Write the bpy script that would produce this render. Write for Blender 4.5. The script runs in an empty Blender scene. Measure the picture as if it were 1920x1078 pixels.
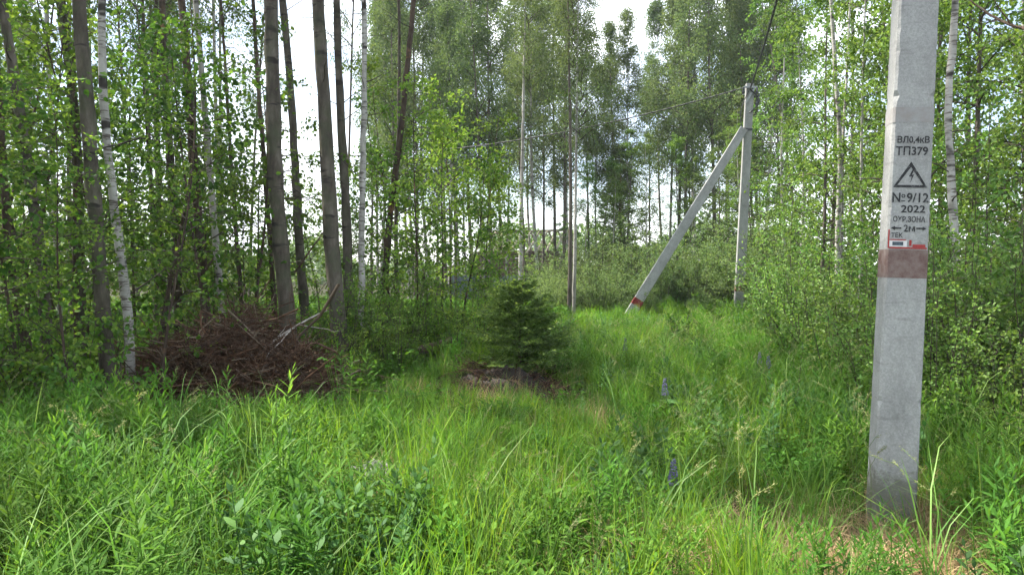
import bpy, math, random
import numpy as np
from mathutils import Vector, Matrix, Euler

# ---------------------------------------------------------------- camera, sky, sun, exposure
scene = bpy.context.scene
C = scene.collection
F = 1423.0                      # focal length in photo pixels (photo 1920 x 1078)
CAM_Z = 1.6
PITCH = math.atan(32.0 / F)     # horizon lies 32 px above the centre
cam_d = bpy.data.cameras.new("camera")
cam = bpy.data.objects.new("camera", cam_d)
C.objects.link(cam)
cam_d.sensor_width = 36.0
cam_d.lens = 36.0 * F / 1920.0
cam_d.clip_start = 0.05
cam_d.clip_end = 2000.0
cam.location = (0, 0, CAM_Z)
cam.rotation_euler = (math.pi / 2 - PITCH, 0, 0)
scene.camera = cam

SUN_AZ = math.radians(-66.0)    # from +Y towards +X
SUN_EL = math.radians(57.0)
world = bpy.data.worlds.new("World")
scene.world = world
world.use_nodes = True
wn, wl = world.node_tree.nodes, world.node_tree.links
wn.clear()
sky = wn.new("ShaderNodeTexSky")
sky.sky_type = 'NISHITA'
sky.sun_disc = False
sky.sun_elevation = SUN_EL
sky.sun_rotation = SUN_AZ
sky.air_density = 1.0
sky.dust_density = 1.5
tc = wn.new("ShaderNodeTexCoord")
mp = wn.new("ShaderNodeMapping")
mp.inputs['Scale'].default_value = (1, 1, 2.2)
nz = wn.new("ShaderNodeTexNoise")
nz.inputs['Scale'].default_value = 2.6
nz.inputs['Detail'].default_value = 7
nz.inputs['Roughness'].default_value = 0.6
rp = wn.new("ShaderNodeValToRGB")
rp.color_ramp.elements[0].position = 0.42
rp.color_ramp.elements[0].color = (0.1, 0.1, 0.1, 1)
rp.color_ramp.elements[1].position = 0.62
rp.color_ramp.elements[1].color = (0.95, 0.95, 0.95, 1)
mx = wn.new("ShaderNodeMixRGB")
mx.inputs['Color2'].default_value = (9.6, 10.0, 10.4, 1)
bg = wn.new("ShaderNodeBackground")
bg.inputs['Strength'].default_value = 0.10
wo = wn.new("ShaderNodeOutputWorld")
wl.new(tc.outputs['Generated'], mp.inputs['Vector'])
wl.new(mp.outputs['Vector'], nz.inputs['Vector'])
wl.new(nz.outputs['Fac'], rp.inputs['Fac'])
wl.new(rp.outputs['Color'], mx.inputs['Fac'])
wl.new(sky.outputs['Color'], mx.inputs['Color1'])
wl.new(mx.outputs['Color'], bg.inputs['Color'])
wl.new(bg.outputs['Background'], wo.inputs['Surface'])

sun_d = bpy.data.lights.new("sun", 'SUN')
sun_d.energy = 5.0
sun_d.angle = math.radians(0.7)
sun_d.color = (1.0, 0.94, 0.84)
sun = bpy.data.objects.new("sun", sun_d)
C.objects.link(sun)
sv = Vector((math.sin(SUN_AZ) * math.cos(SUN_EL), math.cos(SUN_AZ) * math.cos(SUN_EL), math.sin(SUN_EL)))
sun.rotation_euler = sv.to_track_quat('Z', 'Y').to_euler()
sun.location = (0, 0, 40)

scene.view_settings.view_transform = 'Standard'
scene.view_settings.look = 'None'
scene.view_settings.gamma = 1.0
scene.view_settings.use_curve_mapping = False
scene.view_settings.exposure = 1.64
scene.render.engine = 'CYCLES'
cy = scene.cycles
cy.max_bounces = 4
cy.diffuse_bounces = 3
cy.transmission_bounces = 3
cy.glossy_bounces = 1
cy.use_adaptive_sampling = True
cy.adaptive_threshold = 0.025
cy.adaptive_min_samples = 16
cy.transparent_max_bounces = 4
cy.caustics_reflective = False
cy.caustics_refractive = False
cy.sample_clamp_indirect = 6.0

# ---------------------------------------------------------------- helpers
RNG = np.random.default_rng(7)


def P(px, py, d):
    """world point seen at photo pixel (px, py) at depth d along the view's ground direction"""
    x = (px - 960.0) / F
    z = -(py - 539.0) / F
    c, s = math.cos(PITCH), math.sin(PITCH)
    dy, dz = c + z * s, -s + z * c
    k = d / dy
    return np.array([x * k, d, CAM_Z + dz * k])


def norm(a):
    return a / np.maximum(np.linalg.norm(a, axis=-1, keepdims=True), 1e-9)


def gz(x, y):
    """ground height"""
    x = np.asarray(x, float)
    y = np.asarray(y, float)
    h = 0.05 * np.sin(x * 0.9 + 1.3) * np.sin(y * 0.7) + 0.035 * np.sin(x * 2.3 + y * 1.7) + 0.02 * np.sin(x * 4.1 - y * 3.3)
    h = h + 0.24 * np.exp(-(((x - 0.05) / 0.7) ** 2 + ((y - 10.05) / 0.6) ** 2)) \
          + 0.17 * np.exp(-(((x + 0.65) / 0.5) ** 2 + ((y - 9.95) / 0.5) ** 2)) \
          + 0.16 * np.exp(-(((x + 1.9) / 0.9) ** 2 + ((y - 11.2) / 0.7) ** 2))
    return h


def tag(o, label=None, cat=None, group=None, kind=None):
    if label: o["label"] = label
    if cat: o["category"] = cat
    if group: o["group"] = group
    if kind: o["kind"] = kind
    return o


def empty(name, loc=(0, 0, 0), rot=(0, 0, 0), scale=1.0):
    o = bpy.data.objects.new(name, None)
    o.empty_display_size = 0.1
    o.location = loc
    o.rotation_euler = rot
    o.scale = (scale,) * 3 if np.isscalar(scale) else scale
    C.objects.link(o)
    return o


MASS = {'branches', 'crown', 'needles', 'foliage', 'stems', 'leaves', 'twigs', 'roots'}     # too many small pieces to pick apart


def obj(name, me, parent=None, loc=(0, 0, 0), rot=(0, 0, 0), scale=(1, 1, 1)):
    o = bpy.data.objects.new(name, me)
    o.location = loc
    o.rotation_euler = rot
    o.scale = scale
    if parent is not None:
        o.parent = parent
        if name in MASS:
            o["kind"] = "stuff"
    C.objects.link(o)
    return o


class MB:
    """collects vertices and quads (or triangles written as quads' first three)"""

    def __init__(self):
        self.v, self.f, self.a, self.n = [], [], [], 0

    def add(self, verts, faces, attr=None):
        verts = np.asarray(verts, float).reshape(-1, 3)
        faces = np.asarray(faces, int)
        self.v.append(verts)
        self.f.append(faces + self.n)
        self.a.append(np.full(len(verts), 0.5) if attr is None else np.broadcast_to(attr, (len(verts),)))
        self.n += len(verts)
        return self

    def mesh(self, name, mat, smooth=True):
        v = np.concatenate(self.v) if self.v else np.zeros((0, 3))
        me = bpy.data.meshes.new(name)
        me.vertices.add(len(v))
        me.vertices.foreach_set("co", v.astype(np.float32).ravel())
        lens = np.concatenate([np.full(len(f), f.shape[1]) for f in self.f])
        li = np.concatenate([f.ravel() for f in self.f])
        me.loops.add(len(li))
        me.loops.foreach_set("vertex_index", li.astype(np.int32))
        me.polygons.add(len(lens))
        st = np.concatenate([[0], np.cumsum(lens)[:-1]])
        me.polygons.foreach_set("loop_start", st.astype(np.int32))
        me.polygons.foreach_set("use_smooth", np.full(len(lens), smooth))
        at = me.attributes.new("v", 'FLOAT', 'POINT')
        at.data.foreach_set("value", np.concatenate(self.a).astype(np.float32))
        me.update(calc_edges=True)
        me.materials.append(mat)
        return me

    def box(self, c, s, rot=None, attr=None):
        c = np.asarray(c, float)
        s = np.asarray(s, float) / 2
        u = np.array([[-1, -1, -1], [1, -1, -1], [1, 1, -1], [-1, 1, -1], [-1, -1, 1], [1, -1, 1], [1, 1, 1], [-1, 1, 1]], float) * s
        if rot is not None:
            u = u @ np.array(Euler(rot).to_matrix()).T
        return self.add(u + c, [[0, 3, 2, 1], [4, 5, 6, 7], [0, 1, 5, 4], [1, 2, 6, 5], [2, 3, 7, 6], [3, 0, 4, 7]], attr)

    def beam(self, a, b, w, h, attr=None):
        """square timber from a to b"""
        a, b = np.asarray(a, float), np.asarray(b, float)
        t = norm(b - a)
        ref = np.array([0, 0, 1.0]) if abs(t[2]) < 0.9 else np.array([0, 1.0, 0])
        u = norm(np.cross(t, ref)) * w / 2
        k = norm(np.cross(t, u)) * h / 2
        vs = [a - u - k, a + u - k, a + u + k, a - u + k, b - u - k, b + u - k, b + u + k, b - u + k]
        return self.add(vs, [[0, 1, 2, 3], [4, 7, 6, 5], [0, 4, 5, 1], [1, 5, 6, 2], [2, 6, 7, 3], [3, 7, 4, 0]], attr)

    def tubes(self, Pt, R, sides=4, attr=None, lump=0.0, rng=None):
        Pt = np.asarray(Pt, float)
        K, S, _ = Pt.shape
        R = np.broadcast_to(np.asarray(R, float), (K, S))
        T = norm(np.gradient(Pt, axis=1))
        m = norm(Pt[:, -1] - Pt[:, 0])
        ref = np.where(np.abs(m[:, 2:3]) > 0.8, np.array([[1.0, 0.15, 0]]), np.array([[0, 0, 1.0]]))
        U = norm(np.cross(T, ref[:, None, :]))
        W = np.cross(T, U)
        an = np.arange(sides) / sides * 2 * math.pi
        rr = R[:, :, None] * np.ones(sides)
        if lump and rng is not None:
            rr = rr * (1 + lump * rng.normal(size=rr.shape))
        V = Pt[:, :, None, :] + rr[..., None] * (np.cos(an)[None, None, :, None] * U[:, :, None, :] + np.sin(an)[None, None, :, None] * W[:, :, None, :])
        idx = np.arange(K * S * sides).reshape(K, S, sides)
        a = idx[:, :-1, :]
        b = np.roll(idx, -1, axis=2)[:, :-1, :]
        c = np.roll(idx, -1, axis=2)[:, 1:, :]
        d = idx[:, 1:, :]
        Fq = np.stack([a, b, c, d], -1).reshape(-1, 4)
        if attr is not None:
            attr = np.broadcast_to(np.asarray(attr, float).reshape(K, 1), (K, S * sides)).ravel()
        return self.add(V.reshape(-1, 3), Fq, attr)

    def leaves(self, Pp, D, N, L, W, detail=1, fold=0.25, curl=0.15, attr=None, rng=RNG):
        K = len(Pp)
        D = norm(D)
        Sd = norm(np.cross(N, D))
        N = np.cross(D, Sd)
        L = np.broadcast_to(np.asarray(L, float), (K,))[:, None, None]
        W = np.broadcast_to(np.asarray(W, float), (K,))[:, None, None]
        if detail:
            c = np.array([[0, 0], [-.46, .30], [-.36, .70], [0, 1], [.36, .70], [.46, .30]])
            q = np.array([[0, 3, 2, 1], [0, 5, 4, 3]])
        else:
            c = np.array([[0, 0], [-.5, .42], [0, 1], [.5, .42]])
            q = np.array([[0, 3, 2, 1]])
        x = c[None, :, 0, None]
        y = c[None, :, 1, None]
        V = Pp[:, None, :] + x * W * Sd[:, None, :] + y * L * D[:, None, :] + (fold * np.abs(x) * W - curl * y * y * L) * N[:, None, :]
        m = len(c)
        Fq = (q[None] + (np.arange(K) * m)[:, None, None]).reshape(-1, 4)
        at = rng.random(K) if attr is None else np.broadcast_to(attr, (K,))
        return self.add(V.reshape(-1, 3), Fq, np.repeat(at, m))

    def ribbons(self, Pt, Wd, Sd, attr):
        """flat blades: Pt (K,S,3), Wd (K,S) half widths, Sd (K,3) sideways"""
        K, S, _ = Pt.shape
        o = Wd[..., None] * Sd[:, None, :]
        V = np.stack([Pt - o, Pt + o], 2).reshape(-1, 3)
        i = np.arange(K * S * 2).reshape(K, S, 2)
        Fq = np.stack([i[:, :-1, 0], i[:, :-1, 1], i[:, 1:, 1], i[:, 1:, 0]], -1).reshape(-1, 4)
        return self.add(V, Fq, np.repeat(attr, S * 2))


# ---------------------------------------------------------------- materials
def mat(name):
    m = bpy.data.materials.new(name)
    m.use_nodes = True
    nt = m.node_tree
    nt.nodes.clear()
    out = nt.nodes.new("ShaderNodeOutputMaterial")
    return m, nt.nodes, nt.links, out


def ramp(n, stops, interp='LINEAR'):
    r = n.new("ShaderNodeValToRGB")
    r.color_ramp.interpolation = interp
    e = r.color_ramp.elements
    while len(e) < len(stops):
        e.new(0.5)
    for q, (p, col) in zip(e, stops):
        q.position = p
        q.color = (*col, 1)
    return r


def noise(n, l, vec, scale, detail=4, rough=0.55, mscale=None):
    t = n.new("ShaderNodeTexNoise")
    t.inputs['Scale'].default_value = scale
    t.inputs['Detail'].default_value = detail
    t.inputs['Roughness'].default_value = rough
    if mscale is not None:
        m_ = n.new("ShaderNodeMapping")
        m_.inputs['Scale'].default_value = mscale
        l.new(vec, m_.inputs['Vector'])
        vec = m_.outputs['Vector']
    l.new(vec, t.inputs['Vector'])
    return t


def leaf_mat(name, cols, trans=(1.22, 1.15, 0.75), tf=0.42, rough=0.6, spec=0.16, patch=None, vary=0.3, gain=1.6):
    """cols: three base colours picked leaf by leaf; patch: (scale, colour) drifts with place"""
    m, n, l, out = mat(name)
    cols = [tuple(min(q * gain, .85) for q in c) for c in cols]     # the two lobes below share this colour
    at = n.new("ShaderNodeAttribute")
    at.attribute_name = "v"
    r = ramp(n, [(0.0, cols[0]), (0.55, cols[1]), (1.0, cols[2])])
    l.new(at.outputs['Fac'], r.inputs['Fac'])
    col = r.outputs['Color']
    oi = n.new("ShaderNodeObjectInfo")
    hs = n.new("ShaderNodeHueSaturation")
    mr = n.new("ShaderNodeMapRange")
    mr.inputs['To Min'].default_value = 1 - vary
    mr.inputs['To Max'].default_value = 1 + vary
    l.new(oi.outputs['Random'], mr.inputs['Value'])
    l.new(mr.outputs['Result'], hs.inputs['Value'])
    mr2 = n.new("ShaderNodeMapRange")
    mr2.inputs['To Min'].default_value = 0.485
    mr2.inputs['To Max'].default_value = 0.515
    wn_ = n.new("ShaderNodeTexWhiteNoise")
    wn_.noise_dimensions = '1D'
    l.new(oi.outputs['Random'], wn_.inputs['W'])
    l.new(wn_.outputs['Value'], mr2.inputs['Value'])
    l.new(mr2.outputs['Result'], hs.inputs['Hue'])
    l.new(col, hs.inputs['Color'])
    col = hs.outputs['Color']
    if patch:
        g = n.new("ShaderNodeNewGeometry")
        t = noise(n, l, g.outputs['Position'], patch[0], 2)
        pr = ramp(n, [(0.42, (0, 0, 0)), (0.62, (1, 1, 1))])
        l.new(t.outputs['Fac'], pr.inputs['Fac'])
        mx_ = n.new("ShaderNodeMixRGB")
        mx_.inputs['Color2'].default_value = (*[q * gain for q in patch[1]], 1)
        mf = n.new("ShaderNodeMath")
        mf.operation = 'MULTIPLY'
        mf.inputs[1].default_value = 0.65
        l.new(pr.outputs['Color'], mf.inputs[0])
        l.new(mf.outputs[0], mx_.inputs['Fac'])
        l.new(col, mx_.inputs['Color1'])
        col = mx_.outputs['Color']
    b = n.new("ShaderNodeBsdfPrincipled")
    b.inputs['Roughness'].default_value = rough
    b.inputs['Specular IOR Level'].default_value = spec
    l.new(col, b.inputs['Base Color'])
    tm = n.new("ShaderNodeMixRGB")
    tm.blend_type = 'MULTIPLY'
    tm.inputs['Fac'].default_value = 1
    tm.inputs['Color2'].default_value = (*trans, 1)
    l.new(col, tm.inputs['Color1'])
    tr = n.new("ShaderNodeBsdfTranslucent")
    l.new(tm.outputs['Color'], tr.inputs['Color'])
    ms = n.new("ShaderNodeMixShader")
    ms.inputs['Fac'].default_value = tf
    l.new(b.outputs[0], ms.inputs[1])
    l.new(tr.outputs[0], ms.inputs[2])
    l.new(ms.outputs[0], out.inputs['Surface'])
    return m


def bark_mat(name, stops, scale=6, zs=0.25, bump=0.4, band=None, rnd=True, moss=None):
    m, n, l, out = mat(name)
    t = n.new("ShaderNodeTexCoord")
    a = noise(n, l, t.outputs['Object'], scale, 6, 0.65, (1, 1, zs))
    r = ramp(n, stops)
    l.new(a.outputs['Fac'], r.inputs['Fac'])
    col = r.outputs['Color']
    if band:
        for (s, ms_, lo, hi, c_) in band:
            q = noise(n, l, t.outputs['Object'], s, 3, 0.6, ms_)
            rr = ramp(n, [(lo, (0, 0, 0)), (hi, (1, 1, 1))])
            l.new(q.outputs['Fac'], rr.inputs['Fac'])
            x = n.new("ShaderNodeMixRGB")
            x.inputs['Color2'].default_value = (*c_, 1)
            l.new(rr.outputs['Color'], x.inputs['Fac'])
            l.new(col, x.inputs['Color1'])
            col = x.outputs['Color']
    if moss:
        q = noise(n, l, t.outputs['Object'], 2.2, 3, 0.6)
        rr = ramp(n, [(0.48, (0, 0, 0)), (0.66, (0.7, 0.7, 0.7))])
        l.new(q.outputs['Fac'], rr.inputs['Fac'])
        x = n.new("ShaderNodeMixRGB")
        x.inputs['Color2'].default_value = (*moss, 1)
        l.new(rr.outputs['Color'], x.inputs['Fac'])
        l.new(col, x.inputs['Color1'])
        col = x.outputs['Color']
    b = n.new("ShaderNodeBsdfPrincipled")
    b.inputs['Roughness'].default_value = 0.85
    b.inputs['Specular IOR Level'].default_value = 0.2
    l.new(col, b.inputs['Base Color'])
    bp = n.new("ShaderNodeBump")
    bp.inputs['Strength'].default_value = bump
    bp.inputs['Distance'].default_value = 0.045
    l.new(a.outputs['Fac'], bp.inputs['Height'])
    l.new(bp.outputs[0], b.inputs['Normal'])
    l.new(b.outputs[0], out.inputs['Surface'])
    return m


def twig_mat(name, cols, rough=0.8):
    m, n, l, out = mat(name)
    at = n.new("ShaderNodeAttribute")
    at.attribute_name = "v"
    r = ramp(n, [(i / (len(cols) - 1), c) for i, c in enumerate(cols)])
    l.new(at.outputs['Fac'], r.inputs['Fac'])
    t = n.new("ShaderNodeTexCoord")
    q = noise(n, l, t.outputs['Object'], 9, 3)
    x = n.new("ShaderNodeMixRGB")
    x.blend_type = 'MULTIPLY'
    x.inputs['Fac'].default_value = 0.6
    l.new(r.outputs['Color'], x.inputs['Color1'])
    rr = ramp(n, [(0.3, (0.4, 0.4, 0.4)), (0.7, (1.3, 1.3, 1.3))])
    l.new(q.outputs['Fac'], rr.inputs['Fac'])
    l.new(rr.outputs['Color'], x.inputs['Color2'])
    b = n.new("ShaderNodeBsdfPrincipled")
    b.inputs['Roughness'].default_value = rough
    b.inputs['Specular IOR Level'].default_value = 0.25
    l.new(x.outputs['Color'], b.inputs['Base Color'])
    l.new(b.outputs[0], out.inputs['Surface'])
    return m


def flat_mat(name, col, rough=0.6, vary=0.25, scale=12, metal=0.0):
    m, n, l, out = mat(name)
    t = n.new("ShaderNodeTexCoord")
    q = noise(n, l, t.outputs['Object'], scale, 5, 0.65)
    lo = tuple(c * (1 - vary) for c in col)
    hi = tuple(min(1, c * (1 + vary)) for c in col)
    r = ramp(n, [(0.3, lo), (0.7, hi)])
    l.new(q.outputs['Fac'], r.inputs['Fac'])
    b = n.new("ShaderNodeBsdfPrincipled")
    b.inputs['Roughness'].default_value = rough
    b.inputs['Metallic'].default_value = metal
    l.new(r.outputs['Color'], b.inputs['Base Color'])
    l.new(b.outputs[0], out.inputs['Surface'])
    return m


def concrete_mat(name, base=(0.335, 0.335, 0.325)):
    m, n, l, out = mat(name)
    t = n.new("ShaderNodeTexCoord")
    a = noise(n, l, t.outputs['Object'], 4.0, 7, 0.75, (1, 1, 0.45))
    r = ramp(n, [(0.3, tuple(c * 0.66 for c in base)), (0.52, base), (0.72, tuple(c * 1.22 for c in base))])
    l.new(a.outputs['Fac'], r.inputs['Fac'])
    f = noise(n, l, t.outputs['Object'], 90, 4, 0.7)
    fr = ramp(n, [(0.3, (0.75, 0.75, 0.75)), (0.7, (1.12, 1.12, 1.12))])
    l.new(f.outputs['Fac'], fr.inputs['Fac'])
    x = n.new("ShaderNodeMixRGB")
    x.blend_type = 'MULTIPLY'
    x.inputs['Fac'].default_value = 1
    l.new(r.outputs['Color'], x.inputs['Color1'])
    l.new(fr.outputs['Color'], x.inputs['Color2'])
    # horizontal form marks and grime smears
    s = noise(n, l, t.outputs['Object'], 7, 3, 0.6, (0.6, 0.6, 3.2))
    sr = ramp(n, [(0.60, (0, 0, 0)), (0.74, (0.55, 0.55, 0.55))])
    l.new(s.outputs['Fac'], sr.inputs['Fac'])
    y = n.new("ShaderNodeMixRGB")
    y.inputs['Color2'].default_value = (0.17, 0.165, 0.16, 1)
    l.new(sr.outputs['Color'], y.inputs['Fac'])
    l.new(x.outputs['Color'], y.inputs['Color1'])
    b = n.new("ShaderNodeBsdfPrincipled")
    b.inputs['Roughness'].default_value = 0.9
    b.inputs['Specular IOR Level'].default_value = 0.2
    # earth and algae splashed up the foot
    sx = n.new("ShaderNodeSeparateXYZ")
    l.new(t.outputs['Object'], sx.inputs[0])
    zn = noise(n, l, t.outputs['Object'], 11, 5, 0.7)
    sm = n.new("ShaderNodeMath")
    sm.operation = 'MULTIPLY_ADD'
    sm.inputs[1].default_value = -0.55
    l.new(zn.outputs['Fac'], sm.inputs[0])
    l.new(sx.outputs['Z'], sm.inputs[2])
    fr2 = ramp(n, [(0.0, (0.75, 0.75, 0.75)), (0.12, (0, 0, 0))])
    l.new(sm.outputs[0], fr2.inputs['Fac'])
    y2 = n.new("ShaderNodeMixRGB")
    y2.inputs['Color2'].default_value = (0.10, 0.10, 0.07, 1)
    l.new(fr2.outputs['Color'], y2.inputs['Fac'])
    l.new(y.outputs['Color'], y2.inputs['Color1'])
    y = y2
    l.new(y.outputs['Color'], b.inputs['Base Color'])
    # air holes
    vo = n.new("ShaderNodeTexVoronoi")
    vo.inputs['Scale'].default_value = 38
    l.new(t.outputs['Object'], vo.inputs['Vector'])
    vr = ramp(n, [(0.05, (0, 0, 0)), (0.14, (1, 1, 1))])
    l.new(vo.outputs['Distance'], vr.inputs['Fac'])
    ad = n.new("ShaderNodeMath")
    ad.operation = 'ADD'
    l.new(vr.outputs['Color'], ad.inputs[0])
    l.new(f.outputs['Fac'], ad.inputs[1])
    bp = n.new("ShaderNodeBump")
    bp.inputs['Strength'].default_value = 0.35
    bp.inputs['Distance'].default_value = 0.004
    l.new(ad.outputs[0], bp.inputs['Height'])
    l.new(bp.outputs[0], b.inputs['Normal'])
    l.new(b.outputs[0], out.inputs['Surface'])
    return m


def worn_paint(name, col, under=(0.30, 0.302, 0.30), lo=0.36, hi=0.5, scale=14):
    m, n, l, out = mat(name)
    t = n.new("ShaderNodeTexCoord")
    a = noise(n, l, t.outputs['Object'], scale, 6, 0.7)
    r = ramp(n, [(lo, under), (hi, col)])
    l.new(a.outputs['Fac'], r.inputs['Fac'])
    b = n.new("ShaderNodeBsdfPrincipled")
    b.inputs['Roughness'].default_value = 0.8
    l.new(r.outputs['Color'], b.inputs['Base Color'])
    l.new(b.outputs[0], out.inputs['Surface'])
    return m


M = {}
M['birch_leaf'] = leaf_mat("birch_leaf", [(0.042, 0.085, 0.018), (0.064, 0.118, 0.022), (0.10, 0.155, 0.03)])
M['far_leaf'] = leaf_mat("far_leaf", [(0.046, 0.078, 0.030), (0.068, 0.105, 0.036), (0.092, 0.128, 0.042)], vary=0.25)
M['yellow_leaf'] = leaf_mat("young_aspen_leaf", [(0.054, 0.108, 0.017), (0.082, 0.145, 0.022), (0.125, 0.185, 0.03)])
M['shade_leaf'] = leaf_mat("understorey_leaf", [(0.034, 0.078, 0.014), (0.056, 0.115, 0.018), (0.098, 0.165, 0.024)], tf=0.48)
M['bush_leaf'] = leaf_mat("bush_leaf", [(0.045, 0.095, 0.020), (0.070, 0.132, 0.025), (0.11, 0.175, 0.04)], rough=0.5, spec=.25)
M['willow_leaf'] = leaf_mat("willow_leaf", [(0.062, 0.108, 0.036), (0.09, 0.142, 0.048), (0.135, 0.19, 0.075)])
M['needle'] = leaf_mat("spruce_needle", [(0.042, 0.082, 0.022), (0.078, 0.135, 0.032), (0.16, 0.24, 0.055)], tf=0.36, rough=0.5)
M['pine_needle'] = leaf_mat("conifer_needle_far", [(0.06, 0.09, 0.036), (0.088, 0.122, 0.044), (0.125, 0.16, 0.055)], tf=0.32)
M['grass'] = leaf_mat("meadow_grass", [(0.048, 0.112, 0.014), (0.086, 0.168, 0.017), (0.15, 0.22, 0.034)], tf=0.46, trans=(1.42, 1.28, .55), patch=(0.7, (0.042, 0.100, 0.022)), vary=.16)
M['tall_grass'] = leaf_mat("tall_grass", [(0.05, 0.115, 0.020), (0.075, 0.15, 0.026), (0.12, 0.19, 0.05)], tf=0.4, rough=0.5)
M['herb'] = leaf_mat("herb_leaf", [(0.038, 0.095, 0.012), (0.060, 0.135, 0.016), (0.098, 0.18, 0.025)], tf=0.42, spec=.08, patch=(0.8, (0.030, 0.082, 0.014)))
M['dark_herb'] = leaf_mat("dark_herb_leaf", [(0.028, 0.072, 0.02), (0.042, 0.095, 0.025), (0.062, 0.122, 0.03)], tf=0.36)
M['straw'] = leaf_mat("dry_straw", [(0.20, 0.14, 0.07), (0.30, 0.22, 0.11), (0.42, 0.33, 0.19)], trans=(1, 0.95, 0.8), tf=0.25, rough=0.7, gain=1.15)
M['seed'] = leaf_mat("grass_seed_head", [(0.07, 0.13, 0.03), (0.14, 0.16, 0.06), (0.24, 0.22, 0.12)], tf=0.3)
M['litter'] = leaf_mat("leaf_litter", [(0.05, 0.032, 0.018), (0.09, 0.055, 0.03), (0.16, 0.11, 0.06)], trans=(1, 0.9, 0.7), tf=0.1, rough=0.8, gain=1.15)
M['stem_green'] = twig_mat("green_stem", [(0.05, 0.10, 0.02), (0.08, 0.13, 0.03), (0.12, 0.11, 0.04)])
M['branch'] = twig_mat("branch_bark", [(0.035, 0.028, 0.022), (0.06, 0.048, 0.036), (0.10, 0.085, 0.065)])
M['brush'] = twig_mat("dead_brushwood", [(0.028, 0.016, 0.010), (0.066, 0.034, 0.019), (0.115, 0.060, 0.034), (0.10, 0.072, 0.05), (0.22, 0.17, 0.125)])
M['pale_wood'] = bark_mat("weathered_branch", [(0.3, (0.16, 0.14, 0.12)), (0.5, (0.30, 0.27, 0.24)), (0.7, (0.42, 0.40, 0.36))], 14, 0.4)
M['log'] = bark_mat("fallen_log_bark", [(0.3, (0.035, 0.024, 0.018)), (0.5, (0.09, 0.06, 0.04)), (0.7, (0.19, 0.15, 0.11))], 9, 0.4, 0.8)
M['aspen'] = bark_mat("aspen_bark", [(0.28, (0.03, 0.024, 0.019)), (0.5, (0.080, 0.067, 0.053)), (0.72, (0.16, 0.14, 0.112))], 7, 0.35, 0.7,
                      band=[(3.0, (0.7, 0.7, 2.6), 0.60, 0.68, (0.03, 0.026, 0.022))], moss=(0.07, 0.08, 0.045))
M['brown'] = bark_mat("brown_bark", [(0.28, (0.022, 0.017, 0.013)), (0.5, (0.060, 0.043, 0.032)), (0.72, (0.12, 0.088, 0.062))], 8, 0.25, 0.8,
                      band=[(2.0, (0.8, 0.8, 1.6), 0.60, 0.70, (0.20, 0.11, 0.06))])
M['birch'] = bark_mat("birch_bark", [(0.3, (0.24, 0.225, 0.20)), (0.55, (0.38, 0.365, 0.335)), (0.75, (0.50, 0.49, 0.46))], 5, 0.6, 0.25,
                      band=[(6.0, (0.8, 0.8, 5.0), 0.55, 0.62, (0.13, 0.11, 0.095)), (3.0, (0.6, 0.6, 1.6), 0.55, 0.63, (0.045, 0.04, 0.035))])
M['far_birch'] = bark_mat("far_birch_bark", [(0.3, (0.20, 0.185, 0.165)), (0.55, (0.36, 0.34, 0.31)), (0.75, (0.5, 0.48, 0.45))], 4, 0.3, 0.2,
                          band=[(2.0, (0.6, 0.6, 2.6), 0.55, 0.66, (0.06, 0.05, 0.045))])
M['far_bark'] = bark_mat("far_grey_bark", [(0.3, (0.055, 0.045, 0.038)), (0.55, (0.115, 0.095, 0.078)), (0.75, (0.19, 0.165, 0.14))], 5, 0.3, 0.4)
M['concrete'] = concrete_mat("pole_concrete")
M['stencil'] = worn_paint("black_stencil_paint", (0.02, 0.02, 0.022), lo=0.30, hi=0.46, scale=52)
M['brown_band'] = worn_paint("faded_brown_band", (0.10, 0.045, 0.036), under=(0.21, 0.16, 0.145), lo=0.36, hi=0.68, scale=13)
M['stain'] = worn_paint("faint_brown_stain", (0.225, 0.19, 0.17), lo=0.40, hi=0.72, scale=7)
M['red_band'] = worn_paint("red_band_paint", (0.17, 0.014, 0.012), under=(0.36, 0.30, 0.28), lo=0.27, hi=0.40, scale=12)
M['rust_band'] = worn_paint("rusty_band_paint", (0.16, 0.06, 0.035), under=(0.30, 0.24, 0.21), lo=0.35, hi=0.5, scale=12)
M['sticker_red'] = flat_mat("sticker_red", (0.32, 0.02, 0.018), 0.5, 0.2, 30)
M['sticker_white'] = flat_mat("sticker_white", (0.62, 0.60, 0.60), 0.5, 0.12, 30)
M['sticker_dark'] = flat_mat("sticker_dark_picture", (0.045, 0.07, 0.09), 0.5, 0.7, 40)
M['steel'] = flat_mat("galvanised_steel", (0.34, 0.35, 0.36), 0.45, 0.2, 20, 0.6)
M['dark_steel'] = flat_mat("dark_clamp", (0.05, 0.05, 0.055), 0.5, 0.3, 20)
M['cable'] = flat_mat("black_cable", (0.03, 0.03, 0.032), 0.55, 0.2, 20)
M['porcelain'] = flat_mat("white_porcelain", (0.7, 0.7, 0.68), 0.25, 0.05, 20)
M['timber'] = flat_mat("pale_timber", (0.52, 0.46, 0.34), 0.7, 0.2, 6)
M['dark_timber'] = flat_mat("weathered_timber", (0.115, 0.072, 0.052), 0.8, 0.4, 4)
M['sheet'] = flat_mat("grey_green_sheet", (0.115, 0.155, 0.16), 0.45, 0.15, 3, 0.2)
M['soil'] = flat_mat("dark_soil", (0.020, 0.014, 0.010), 0.95, 0.5, 8)
M['rag'] = flat_mat("weathered_grey_scrap", (0.2, 0.195, 0.18), 0.9, 0.45, 26)
M['lupin'] = leaf_mat("lupin_flower", [(0.085, 0.075, 0.15), (0.13, 0.115, 0.21), (0.19, 0.17, 0.27)], trans=(1, 1, 1.1), tf=0.3, gain=1.15)
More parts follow.
